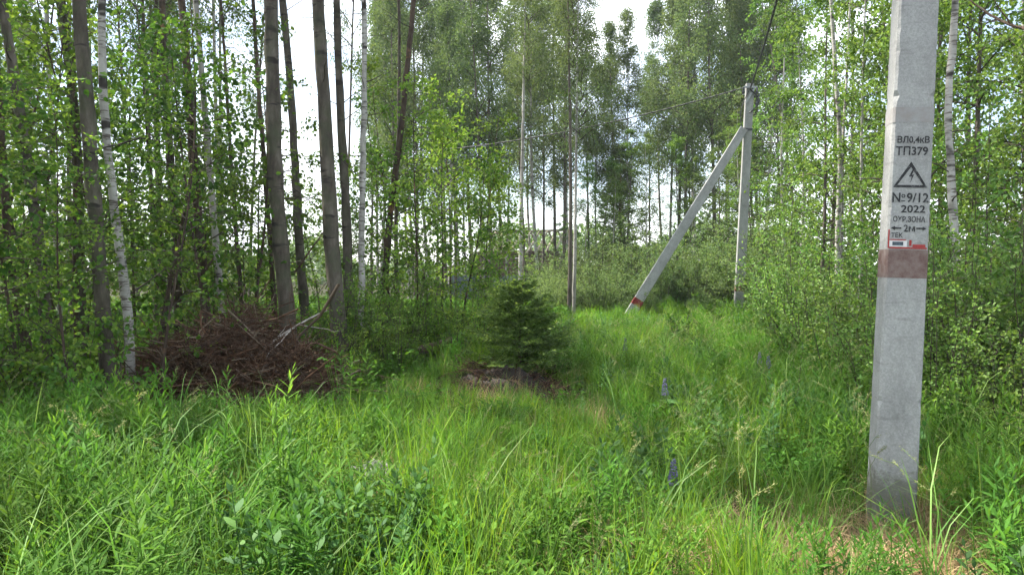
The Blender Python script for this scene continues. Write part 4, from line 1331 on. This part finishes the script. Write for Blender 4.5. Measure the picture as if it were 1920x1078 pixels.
# ---------------------------------------------------------------- grass and herbs (prototypes)
def blade_tuft(name, seed, n, h, spread, w, lean, mt, curve=0.5, dry=0.0):
    rng = np.random.default_rng(seed)
    S = 5
    t = np.linspace(0, 1, S)
    az = rng.uniform(0, 6.28, n)
    rr = spread * np.sqrt(rng.random(n))
    b = np.stack([np.cos(az) * rr, np.sin(az) * rr, np.full(n, -.02)], -1)
    a2 = az + rng.normal(0, 1.0, n)
    hh = h * rng.uniform(.45, 1.1, n)
    ln = np.abs(rng.normal(lean, lean * .6, n)) * hh
    pt = np.zeros((n, S, 3))
    pt[:, :, 0] = b[:, 0:1] + (np.cos(a2) * ln)[:, None] * t ** 1.9
    pt[:, :, 1] = b[:, 1:2] + (np.sin(a2) * ln)[:, None] * t ** 1.9
    cz = rng.uniform(0, curve, n)
    pt[:, :, 2] = b[:, 2:3] + hh[:, None] * (t * (1 + cz[:, None] * .35) - cz[:, None] * .55 * t ** 3)
    wd = w * rng.uniform(.6, 1.2, n)[:, None] * np.array([.7, 1, .85, .55, .06])[None] / 2
    sa = a2 + math.pi / 2 + rng.normal(0, .5, n)
    sd = np.stack([np.cos(sa), np.sin(sa), np.zeros(n)], -1)
    return MB().ribbons(pt, wd, sd, rng.random(n)).mesh(name, mt)


def herb(name, seed, h, nl, ll, lw, mt, lean=0.12, bush=0.0, droop=.35):
    """upright stem with narrow leaves set in a spiral: returns (stem, leaves)"""
    rng = np.random.default_rng(seed)
    S = 6
    t = np.linspace(0, 1, S)
    a = rng.uniform(0, 6.28)
    top = np.array([math.cos(a) * lean * h, math.sin(a) * lean * h, h])
    sp = np.zeros((1, S, 3))
    sp[0, :, 0] = top[0] * t ** 1.8
    sp[0, :, 1] = top[1] * t ** 1.8
    sp[0, :, 2] = top[2] * t - .02
    st = MB().tubes(sp, (0.004 * (1 - .6 * t))[None], 4, attr=np.array([rng.random()]))
    u = np.linspace(.12, 1, nl)
    pz = np.stack([np.interp(u, t, sp[0, :, k]) for k in range(3)], -1)
    az = np.arange(nl) * 2.4 + rng.normal(0, .2, nl)
    sz = ll * np.clip(np.sin(np.clip(u * 1.15, 0, 1.2) * 2.4) + .25, .3, 1.1) * rng.uniform(.8, 1.15, nl)
    e = .25 + .9 * u ** 3
    s = np.linspace(0, 1, 5)
    d = np.stack([np.cos(az), np.sin(az)], -1)
    pt = np.zeros((nl, 5, 3))
    pt[:, :, :2] = pz[:, None, :2] + d[:, None] * (sz * np.cos(e))[:, None, None] * s[None, :, None]
    pt[:, :, 2] = pz[:, None, 2] + (sz * np.sin(e))[:, None] * s - (droop * sz * (1 - .7 * u))[:, None] * s ** 2
    wd = lw * (sz / ll)[:, None] * np.array([.25, .9, 1, .65, .05])[None] / 2
    sd = np.stack([-d[:, 1], d[:, 0], rng.normal(0, .25, nl)], -1)
    lf = MB().ribbons(pt, wd, norm(sd), rng.random(nl))
    return st, lf


def both(name, st, lf, mt):
    """stem and leaves in one mesh, for the scattered mass"""
    lf.v += st.v
    lf.f += [f + lf.n for f in st.f]
    lf.a += st.a
    lf.n += st.n
    return lf.mesh(name, mt)


def clump(name, seed, k, spread, mt, **kw):
    """several herb stems as one clump mesh"""
    rng = np.random.default_rng(seed)
    out = MB()
    for j in range(k):
        h = kw['h'] * rng.uniform(.65, 1.1)
        st, lf = herb("x", seed * 31 + j, h, kw['nl'], kw['ll'], kw['lw'], mt, lean=kw.get('lean', .15))
        a, r = rng.uniform(0, 6.28), spread * math.sqrt(rng.random())
        for b in (st, lf):
            for v, f, at in zip(b.v, b.f, b.a):
                out.add(v + np.array([math.cos(a) * r, math.sin(a) * r, 0]), f, at)
    return out.mesh(name, mt)


def broad_weed(name, seed, k, spread, h, ls, lw, mt):
    rng = np.random.default_rng(seed)
    n = k
    az = rng.uniform(0, 6.28, n)
    r = spread * np.sqrt(rng.random(n))
    p = np.stack([np.cos(az) * r, np.sin(az) * r, h * rng.uniform(.2, 1, n)], -1)
    d = np.stack([np.cos(az), np.sin(az), rng.uniform(-.2, .5, n)], -1) + rng.normal(0, .3, (n, 3))
    L = ls * rng.uniform(.6, 1.2, n)
    m = MB().leaves(p, d, rng.normal(0, .35, (n, 3)) + np.array([0, 0, 1.0]), L, L * lw, detail=1, rng=rng)
    s = np.linspace(0, 1, 4)
    pt = np.zeros((n, 4, 3))
    pt[:, :, :2] = p[:, None, :2] * (.35 + .65 * s[None, :, None])
    pt[:, :, 2] = p[:, 2:3] * s
    m.tubes(pt, np.full((1, 4), .0018), 3, attr=rng.random(n))
    return m.mesh(name, mt)


def seed_stalks(name, seed):
    """thin flowering grass stalks with nodding buff heads"""
    rng = np.random.default_rng(seed)
    n, S = 5, 7
    t = np.linspace(0, 1, S)
    az = rng.uniform(0, 6.28, n)
    h = rng.uniform(.6, .95, n)
    ln = rng.uniform(.15, .5, n) * h
    b = rng.normal(0, .06, (n, 2))
    pt = np.zeros((n, S, 3))
    pt[:, :, 0] = b[:, :1] + (np.cos(az) * ln)[:, None] * t ** 2.4
    pt[:, :, 1] = b[:, 1:] + (np.sin(az) * ln)[:, None] * t ** 2.4
    pt[:, :, 2] = h[:, None] * (t * 1.12 - .22 * t ** 4)
    m = MB().tubes(pt, np.full((1, S), .0016), 3, attr=rng.uniform(0, .4, n))
    k = 26
    ti = np.repeat(np.arange(n), k)
    u = rng.uniform(.82, 1, n * k) * (S - 1)
    i0 = np.minimum(u.astype(int), S - 2)
    fr = (u - i0)[:, None]
    p = pt[ti, i0] * (1 - fr) + pt[ti, i0 + 1] * fr + rng.normal(0, .006, (n * k, 3))
    d = norm(pt[:, -1] - pt[:, -3])[ti] + rng.normal(0, .5, (n * k, 3))
    m.leaves(p, d, rng.normal(0, 1, (n * k, 3)), .016, .004, detail=0, attr=rng.uniform(.5, 1, n * k), rng=rng)
    return m.mesh(name, M['seed'])


def arrays(me):
    """vertices, quads and attribute of a quad mesh, to join copies of it into patches"""
    v = np.zeros(len(me.vertices) * 3)
    me.vertices.foreach_get("co", v)
    f = np.zeros(len(me.loops), np.int32)
    me.loops.foreach_get("vertex_index", f)
    a = np.zeros(len(me.vertices))
    me.attributes["v"].data.foreach_get("value", a)
    return v.reshape(-1, 3), f.reshape(-1, 4), a


def patch_of(name, seed, mix, size, mt):
    """mix: (list of tuft meshes, count, low scale, high scale); one square patch of the sward"""
    rng = np.random.default_rng(seed)
    out = MB()
    for tufts, n, lo, hi in mix:
        src = [arrays(t) for t in tufts]
        for k in range(n):
            v, f, a = src[rng.integers(len(src))]
            q = rng.uniform(0, 6.28)
            c, s_ = math.cos(q), math.sin(q)
            sc = rng.uniform(lo, hi)
            x, y = rng.uniform(-.55, .55, 2) * size
            w = np.stack([v[:, 0] * c - v[:, 1] * s_, v[:, 0] * s_ + v[:, 1] * c, v[:, 2]], -1) * sc + np.array([x, y, 0])
            out.add(w, f, np.clip(a * .75 + rng.random() * .25, 0, 1))
    return out.mesh(name, mt)


GRASS = [blade_tuft("grass%d" % i, 600 + i, 20, 0.40 + .07 * (i % 3), .10, .0072, .45, M['grass']) for i in range(5)]
SHORT = [blade_tuft("short%d" % i, 620 + i, 22, 0.19 + .03 * (i % 3), .13, .0065, .6, M['grass']) for i in range(4)]
TALLG = [blade_tuft("tallg%d" % i, 640 + i, 14, 0.78 + .08 * (i % 3), .10, .0085, .55, M['tall_grass'], curve=1.1) for i in range(4)]
STRAW = [blade_tuft("straw%d" % i, 660 + i, 60, 0.16, .30, .004, 1.6, M['straw'], curve=1.0) for i in range(3)]
SEED = [seed_stalks("seed%d" % i, 670 + i) for i in range(3)]
HERB = [clump("herb%d" % i, 680 + i, 7, .22, M['herb'], h=.60 + .08 * (i % 3), nl=32, ll=.115, lw=.0165) for i in range(5)]
NETTLE = [clump("nettle%d" % i, 690 + i, 6, .18, M['dark_herb'], h=.46 + .08 * i, nl=22, ll=.075, lw=.032) for i in range(3)]
WEED = [broad_weed("weed%d" % i, 700 + i, 40, .16, .24, .042, .55, M['herb']) for i in range(3)]
GP = 0.42
GPATCH = [patch_of("grass_patch%d" % i, 730 + i, [(GRASS, 6, .5, 1.2), (SHORT, 4, .6, 1.3)], GP, M['grass']) for i in range(7)]
SPATCH = [patch_of("short_patch%d" % i, 740 + i, [(GRASS, 3, .5, .9), (SHORT, 9, .6, 1.3)], GP, M['grass']) for i in range(4)]
WPATCH = [patch_of("weed_patch%d" % i, 750 + i, [(WEED, 6, .7, 1.4)], .5, M['herb']) for i in range(4)]
LITTER = []
for i in range(2):
    r_ = np.random.default_rng(720 + i)
    n = 70
    p = np.stack([r_.uniform(-.3, .3, n), r_.uniform(-.3, .3, n), r_.uniform(.005, .04, n)], -1)
    lb = MB().leaves(p, r_.normal(0, 1, (n, 3)) * np.array([1, 1, .25]), r_.normal(0, .35, (n, 3)) + np.array([0, 0, 1]), r_.uniform(.03, .06, n), r_.uniform(.02, .04, n), detail=1, rng=r_)
    t = np.linspace(-.5, .5, 4)
    az = r_.uniform(0, 6.28, 10)
    pt = np.stack([r_.uniform(-.3, .3, 10), r_.uniform(-.3, .3, 10), r_.uniform(.01, .05, 10)], -1)[:, None] + np.stack([np.cos(az), np.sin(az), r_.normal(0, .12, 10)], -1)[:, None] * (r_.uniform(.2, .6, 10)[:, None] * t)[..., None]
    lb.tubes(pt, np.full((1, 4), .004), 3, attr=r_.random(10))
    LITTER.append(lb.mesh("litter%d" % i, M['litter']))


def scatter(name, protos, x, y, sc, label, cat, seed=0, tilt=.12, zs=None):
    rng = np.random.default_rng(seed)
    n = len(x)
    col = bpy.data.collections.new(name + "_source")
    for i, me in enumerate(protos):
        col.objects.link(bpy.data.objects.new("%s_source_%02d" % (name, i), me))
    pm = bpy.data.meshes.new(name)
    pm.vertices.add(n)
    pm.vertices.foreach_set("co", np.stack([x, y, gz(x, y)], -1).astype(np.float32).ravel())
    rot = np.stack([rng.normal(0, tilt, n), rng.normal(0, tilt, n), rng.uniform(0, 6.28, n)], -1)
    scl = np.stack([sc, sc, sc if zs is None else zs], -1)
    for nm, ty, dat, key in (("rot", 'FLOAT_VECTOR', rot, "vector"), ("scl", 'FLOAT_VECTOR', scl, "vector"), ("idx", 'INT', rng.integers(0, len(protos), n), "value")):
        at = pm.attributes.new(nm, ty, 'POINT')
        at.data.foreach_set(key, np.ascontiguousarray(dat).ravel())
    o = obj(name, pm)
    ng = bpy.data.node_groups.new(name + "_scatter", 'GeometryNodeTree')
    ng.interface.new_socket("Geometry", in_out='INPUT', socket_type='NodeSocketGeometry')
    ng.interface.new_socket("Geometry", in_out='OUTPUT', socket_type='NodeSocketGeometry')
    N, Lk = ng.nodes, ng.links
    gi, go = N.new("NodeGroupInput"), N.new("NodeGroupOutput")
    ci = N.new("GeometryNodeCollectionInfo")
    ci.inputs['Collection'].default_value = col
    ci.inputs['Separate Children'].default_value = True
    ci.inputs['Reset Children'].default_value = True
    ip = N.new("GeometryNodeInstanceOnPoints")
    ip.inputs['Pick Instance'].default_value = True

    def na(nm, ty):
        a = N.new("GeometryNodeInputNamedAttribute")
        a.data_type = ty
        a.inputs['Name'].default_value = nm
        return a.outputs[0]
    Lk.new(gi.outputs[0], ip.inputs['Points'])
    Lk.new(ci.outputs[0], ip.inputs['Instance'])
    Lk.new(na("rot", 'FLOAT_VECTOR'), ip.inputs['Rotation'])
    Lk.new(na("scl", 'FLOAT_VECTOR'), ip.inputs['Scale'])
    Lk.new(na("idx", 'INT'), ip.inputs['Instance Index'])
    Lk.new(ip.outputs[0], go.inputs[0])
    md = o.modifiers.new("scatter", 'NODES')
    md.node_group = ng
    return tag(o, label, cat, kind="stuff")


def left_edge(y):    # edge of the clearing against the left woods
    return np.interp(y, [0, 6.5, 8.0, 9.0, 10.5, 12.0, 14, 18, 24, 30], [-7, -5.2, -4.0, -1.9, -1.9, -1.0, 0.2, 0.8, 1.2, 1.6])


def right_edge(y):
    return np.interp(y, [0, 5, 7, 10, 14, 18, 22, 30], [3.6, 3.9, 4.0, 4.6, 5.6, 6.6, 7.4, 8.2])


def pts_in(n, seed, y0, y1, margin=0.4, power=1.0):
    """points in view, spread evenly over the ground between two depths"""
    r = np.random.default_rng(seed)
    y = np.sqrt(r.uniform(y0 ** 2, y1 ** 2, n)) if power == 1 else y0 + (y1 - y0) * r.random(n) ** power
    hw = y * 0.69 + 0.8
    x = r.uniform(-1, 1, n) * hw
    return x, y, r


def vnoise(x, y, s, seed):
    a = np.random.default_rng(seed).uniform(0, 6.28, 6)
    return (np.sin(x * s + a[0]) * np.cos(y * s * 1.1 + a[1]) + .6 * np.sin(x * s * 2.1 + y * s * 1.3 + a[2]) + .4 * np.cos(y * s * 2.7 - x * s * 1.9 + a[3])) / 2


bare = lambda x, y: (np.exp(-(((x + 1.0) / .27) ** 2 + ((y - 5.25) / .36) ** 2)) * 2.2 + np.exp(-(((x - 2.0) / .95) ** 2 + ((y - 4.1) / .34) ** 2)) * 1.0 + np.exp(-(((x - 2.3) / .28) ** 2 + ((y - 4.45) / .25) ** 2)) * .8
                     + np.exp(-(((x + .02) / .72) ** 2 + ((y - 9.4) / .55) ** 2)) * 1.5 + np.exp(-(((x - .35) / .2) ** 2 + ((y - 4.9) / .15) ** 2)) * .7
                     + np.exp(-(((x + 3.42) / 1.25) ** 2 + ((y - 8.9) / .95) ** 2)) * 1.4)
def grid_pts(step, y0, y1, seed):
    """jittered grid of points covering the ground in view"""
    r = np.random.default_rng(seed)
    gx, gy = np.meshgrid(np.arange(-26, 26, step), np.arange(y0, y1, step))
    x = gx.ravel() + r.uniform(-.3, .3, gx.size) * step
    y = gy.ravel() + r.uniform(-.3, .3, gx.size) * step
    k = np.abs(x) < y * .69 + 1.2
    return x[k], y[k], r


def clear(x, y, a=0.0, b=0.0, s=1):
    return (x > left_edge(y) + vnoise(x, y, 1.2, 3) * .4 - a) & (x < right_edge(y) + vnoise(x, y, 1.1, 4) * .5 + b)


def low(x, y):
    """plants stay short before the brush pile and the mound"""
    return np.where((x < -.9) & (y > 6.2), np.interp(y, [6.2, 7.6, 9], [.9, .5, .4]), 1.0) * np.where((np.abs(x) < 1.0) & (y > 6.8) & (y < 10.1), .45, 1.0)


# meadow grass
x, y, r = grid_pts(GP, 2.3, 13.5, 1)
k = clear(x, y) & (r.random(len(x)) > bare(x, y) * 1.2)
lush = vnoise(x, y, .8, 5) + r.normal(0, .15, len(x))
h = np.clip(.8 + .5 * lush + r.normal(0, .12, len(x)), .35, 1.3)
a = k & (lush > -.22)
scatter("meadow_grass", GPATCH, x[a], y[a], np.ones(a.sum()), "bright green meadow grass filling the clearing", "grass", 11, zs=h[a] * low(x[a], y[a]), tilt=.05)
a = k & (lush <= -.22)
scatter("short_grass", SPATCH, x[a], y[a], np.ones(a.sum()), "short grass in the lower spots of the clearing", "grass", 12, tilt=.05)
x, y, r = grid_pts(GP * 1.5, 13.2, 31, 2)
k = clear(x, y) & (r.random(len(x)) > .08)
h = np.clip(.8 + .4 * vnoise(x, y, .8, 5), .5, 1.2)
scatter("far_meadow_grass", GPATCH, x[k], y[k], np.full(k.sum(), 1.5), "bright grass of the clearing's far half before the willows", "grass", 13, zs=h[k], tilt=.05)
# long arching grass
x, y, r = pts_in(4200, 3, 2.6, 14)
w = np.where(x < -1.2, .5, .14) + .2 * (vnoise(x, y, 1.3, 8) > .25) + .3 * ((x > 2.3) & (y < 8))
keep = (r.random(len(x)) < w) & clear(x, y, .5, .9) & (r.random(len(x)) > bare(x, y) * 1.2)
x, y = x[keep], y[keep]
scatter("tall_grass", TALLG, x, y, r.uniform(.5, 1.0, len(x)) * low(x, y), "long arching grass blades standing above the meadow", "grass", 14)
x, y, r = pts_in(1500, 33, 3.2, 16)
keep = (r.random(len(x)) < np.where(x > .2, .5, .2)) & clear(x, y, .2, .4) & (r.random(len(x)) > bare(x, y) * .8)
x, y = x[keep], y[keep]
scatter("seeding_grass", SEED, x, y, r.uniform(.6, 1.05, len(x)) * low(x, y), "thin nodding seed stalks above the meadow grass", "grass", 23, tilt=.1)
# willowherb mass
x, y, r = pts_in(6400, 4, 2.8, 27)
w = np.where(x < -.8, .95, .6) * (y < 11) + .4 * (vnoise(x, y, 1.0, 9) > .1) + .6 * ((y > 16) & (vnoise(x, y, .8, 10) > -.1)) + .5 * ((x > 1.6 + .12 * y) & (y < 14))
keep = (r.random(len(x)) < w) & clear(x, y, .3, .6) & (r.random(len(x)) > bare(x, y) * 1.5)
x, y = x[keep], y[keep]
scatter("willowherb", HERB, x, y, r.uniform(.5, 1.05, len(x)) * np.where(x < -.8, 1.0, np.where(x > 1.6 + .12 * y, 1.0, .72)) * low(x, y), "dense upright green willowherb growing through the grass", "weeds", 15, tilt=.08)
x, y, r = grid_pts(.55, 2.8, 26, 6)
keep = (r.random(len(x)) < .30 + .5 * (vnoise(x, y, 1.4, 12) > .1)) & clear(x, y, .9, 1.2) & (r.random(len(x)) > bare(x, y) * 1.2)
x, y = x[keep], y[keep]
scatter("low_weeds", WPATCH, x, y, r.uniform(.7, 1.2, len(x)), "low broad-leaved weeds among the grass", "weeds", 16)
x, y, r = pts_in(1500, 44, 3, 20)
keep = (r.random(len(x)) < .15 + .7 * (vnoise(x, y, 1.1, 21) > .3)) & clear(x, y, .4, .8) & (r.random(len(x)) > bare(x, y) * 1.3)
x, y = x[keep], y[keep]
scatter("nettles", NETTLE, x, y, r.uniform(.5, 1.1, len(x)) * low(x, y), "darker nettle-like weeds in patches across the clearing", "weeds", 24, tilt=.08)
x, y, r = pts_in(420, 45, 3, 11)
keep = clear(x, y)
x, y = x[keep], y[keep]
scatter("dry_stalks", STRAW, x, y, r.uniform(.5, 1.0, len(x)), "dry straw-coloured blades scattered through the green grass", "dry grass", 25, tilt=.15, zs=r.uniform(1.2, 2.4, len(x)))
# undergrowth and litter in the woods
x, y, r = grid_pts(.62, 5.5, 30, 7)
keep = (x < left_edge(y) + .3) | (x > right_edge(y) - .3)
x, y = x[keep], y[keep]
scatter("leaf_litter", LITTER, x, y, r.uniform(1.0, 1.4, len(x)), "brown dead leaves and twigs covering the woods floor", "leaf litter", 17, tilt=.06)
x, y, r = grid_pts(.6, 6.0, 34, 8)
keep = ((x < left_edge(y)) | (x > right_edge(y) - .2)) & (r.random(len(x)) < .35 + .3 * (vnoise(x, y, .9, 14) > 0) + .3 * (y > 11)) & (r.random(len(x)) > bare(x, y) * 1.5)
x, y = x[keep], y[keep]
scatter("undergrowth", WPATCH, x, y, r.uniform(.9, 1.9, len(x)), "green low undergrowth on the shaded woods floor", "undergrowth", 18)
# dry straw patches
r = np.random.default_rng(31)
xa, ya = r.normal(2.0, .9, 180), r.normal(4.1, .33, 180)
xb, yb = r.normal(-1.0, .3, 60), r.normal(5.45, .22, 60)
xc, yc = r.normal(3.1, .25, 80), r.normal(4.75, .2, 80)
xd, yd = r.normal(.4, .3, 50), r.normal(4.9, .2, 50)
x, y = np.concatenate([xa, xb, xc, xd]), np.concatenate([ya, yb, yc, yd])
scatter("dry_grass", STRAW, x, y, r.uniform(.6, 1.3, len(x)), "matted dry straw-coloured grass at the pole's foot and in bare spots", "dry grass", 19, tilt=.12)

# ---------------------------------------------------------------- single plants the photo lets you pick out
def herb_thing(name, px, py, d, h, nl, ll, lw, mt, label, cat, group=None, seed=0, stems=1):
    b = P(px, py, d)
    o = empty(name, (b[0], b[1], float(gz(b[0], b[1]))))
    tag(o, label, cat, group)
    rng = np.random.default_rng(seed)
    for k in range(stems):
        st, lf = herb(name, seed * 7 + k, h * (1 if k == 0 else rng.uniform(.7, .95)), nl, ll, lw, mt)
        lo = (0, 0, 0) if k == 0 else (rng.normal(0, .07), rng.normal(0, .07), 0)
        obj("stem", st.mesh("herb_stem", M['stem_green']), o, lo)
        obj("leaves", lf.mesh("herb_leaves", mt), o, lo)
    return o


HT = [(150, 1000, 4.5, .80, "tall willowherb plant at the lower left, yellowish top"), (300, 960, 4.9, .78, "willowherb plant near the lower left with long drooping leaves"),
      (520, 930, 5.4, .92, "tallest broad willowherb clump left of the grey scrap"), (430, 870, 6.0, .8, "willowherb standing before the brush pile's middle"),
      (650, 760, 8.2, .85, "willowherb against the brush pile's right end"), (690, 735, 8.6, .8, "willowherb just right of the brush pile"),
      (870, 830, 6.8, .6, "leafy willowherb in the middle of the clearing"), (1090, 960, 5.0, .5, "short willowherb in the bare spot at the clearing's near middle"),
      (1880, 960, 5.2, .75, "willowherb right of the concrete pole's foot")]
for i, (px, py, d, h, lab) in enumerate(HT):
    herb_thing("willowherb_plant", px, py, d, h, 40, .13, .016, M['herb'], lab, "plant", "single willowherb plants", seed=50 + i, stems=4 if 'clump' in lab else 2)


def lupin(px, py, d, h, sp, label, seed):
    rng = np.random.default_rng(seed)
    b = P(px, py, d)
    g = float(gz(b[0], b[1]))
    o = empty("lupin", (b[0], b[1], g))
    tag(o, label, "flower")
    h = max(h, .3)
    z = np.linspace(0, h, 6)
    obj("stem", MB().tubes(np.stack([.02 * np.sin(z * 3), 0 * z, z], -1)[None], np.full((1, 6), .004), 5).mesh("lupin_stem", M['stem_green']), o)
    n = 120
    u = rng.random(n)
    az = rng.uniform(0, 6.28, n)
    rad = .022 * (1 - .75 * u)
    p = np.stack([np.cos(az) * rad, np.sin(az) * rad, h - .02 + sp * u], -1)
    dd = np.stack([np.cos(az), np.sin(az), rng.uniform(.1, .9, n)], -1)
    obj("flower_spike", MB().leaves(p, dd, rng.normal(0, .4, (n, 3)) + np.array([0, 0, 1]), .022 * (1 - .5 * u), .016, detail=1, rng=rng).mesh("flower_spike", M['lupin']), o)
    m = MB()
    for k in range(7):
        a, e = rng.uniform(0, 6.28), rng.uniform(.3, .8)
        c = np.array([math.cos(a) * .13, math.sin(a) * .13, h * rng.uniform(.3, .85)])
        s = np.linspace(0, 1, 3)[:, None]
        m.tubes((np.array([0, 0, c[2] - .08]) * (1 - s) + c * s)[None], np.full((1, 3), .002), 3)
        q = np.arange(9) / 9 * 6.28
        dd = np.stack([np.cos(q), np.sin(q), np.full(9, .25)], -1)
        m.leaves(np.repeat(c[None], 9, 0), dd, np.repeat(np.array([[0, 0, 1.0]]), 9, 0), .085, .02, detail=1, rng=rng)
    obj("leaves", m.mesh("lupin_leaves", M['dark_herb']), o)


lupin(1172, 735, 11.2, .42, .20, "lupin with a dusky blue spike farthest left in the clearing", 1)
lupin(1246, 835, 7.3, .42, .17, "lupin with a full violet spike in the middle of the clearing", 2)
lupin(1424, 740, 10.2, .42, .16, "small lupin with a bluish spike before the right thicket, the farther of two", 3)
lupin(1440, 775, 9.2, .44, .16, "small lupin with a bluish spike before the right thicket, the nearer of two", 4)
lupin(1262, 1010, 4.7, .26, .16, "lupin with a pale violet spike low at the clearing's near edge", 5)
herb_thing("dock_plant", 1258, 745, 9.4, .42, 16, .17, .07, M['dark_herb'], "dark broad-leaved dock plant behind the violet lupin", "plant", seed=80, stems=3)
plant_bush(LOWB[1], px_x(1285, 15.5), 15.5, .5, .95, "round dark green bush in the grass before the far pole", name="low_bush")
plant_bush(LOWB[2], px_x(1340, 17.0), 17.0, 1.5, .8, "light green low bush right of the round dark bush", name="low_bush")
for i, (px, py, d, h, lab) in enumerate([(1600, 870, 6.4, 1.25, "thin leaning stem of a young shrub just left of the concrete pole"), (1480, 850, 7.2, 1.15, "thin bare weed stem in the grass left of the concrete pole")]):
    b = P(px, py, d)
    o = empty("shrub_shoot", (b[0], b[1], float(gz(b[0], b[1]))), (0, .22, 0))
    tag(o, lab, "plant")
    st, lf = herb("shoot", 300 + i, h, 16, .06, .03, M['bush_leaf'], lean=.1)
    obj("stem", st.mesh("shoot_stem", M['branch']), o)
    obj("leaves", lf.mesh("shoot_leaves", M['bush_leaf']), o)

# ---------------------------------------------------------------- the humid bright air between the trees
hz_me = MB().box((0, 55, 13), (300, 170, 30)).mesh("haze", M['soil'], smooth=False)
hm = bpy.data.materials.new("haze_air")
hm.use_nodes = True
hm.node_tree.nodes.clear()
pv = hm.node_tree.nodes.new("ShaderNodeVolumePrincipled")
pv.inputs['Color'].default_value = (0.86, 0.93, 1.0, 1)
pv.inputs['Density'].default_value = 0.0005
pv.inputs['Anisotropy'].default_value = 0.35
ho = hm.node_tree.nodes.new("ShaderNodeOutputMaterial")
hm.node_tree.links.new(pv.outputs[0], ho.inputs['Volume'])
hz_me.materials.clear()
hz_me.materials.append(hm)
tag(obj("haze", hz_me), "thin bright haze in the air between the trees", "haze", kind="stuff")
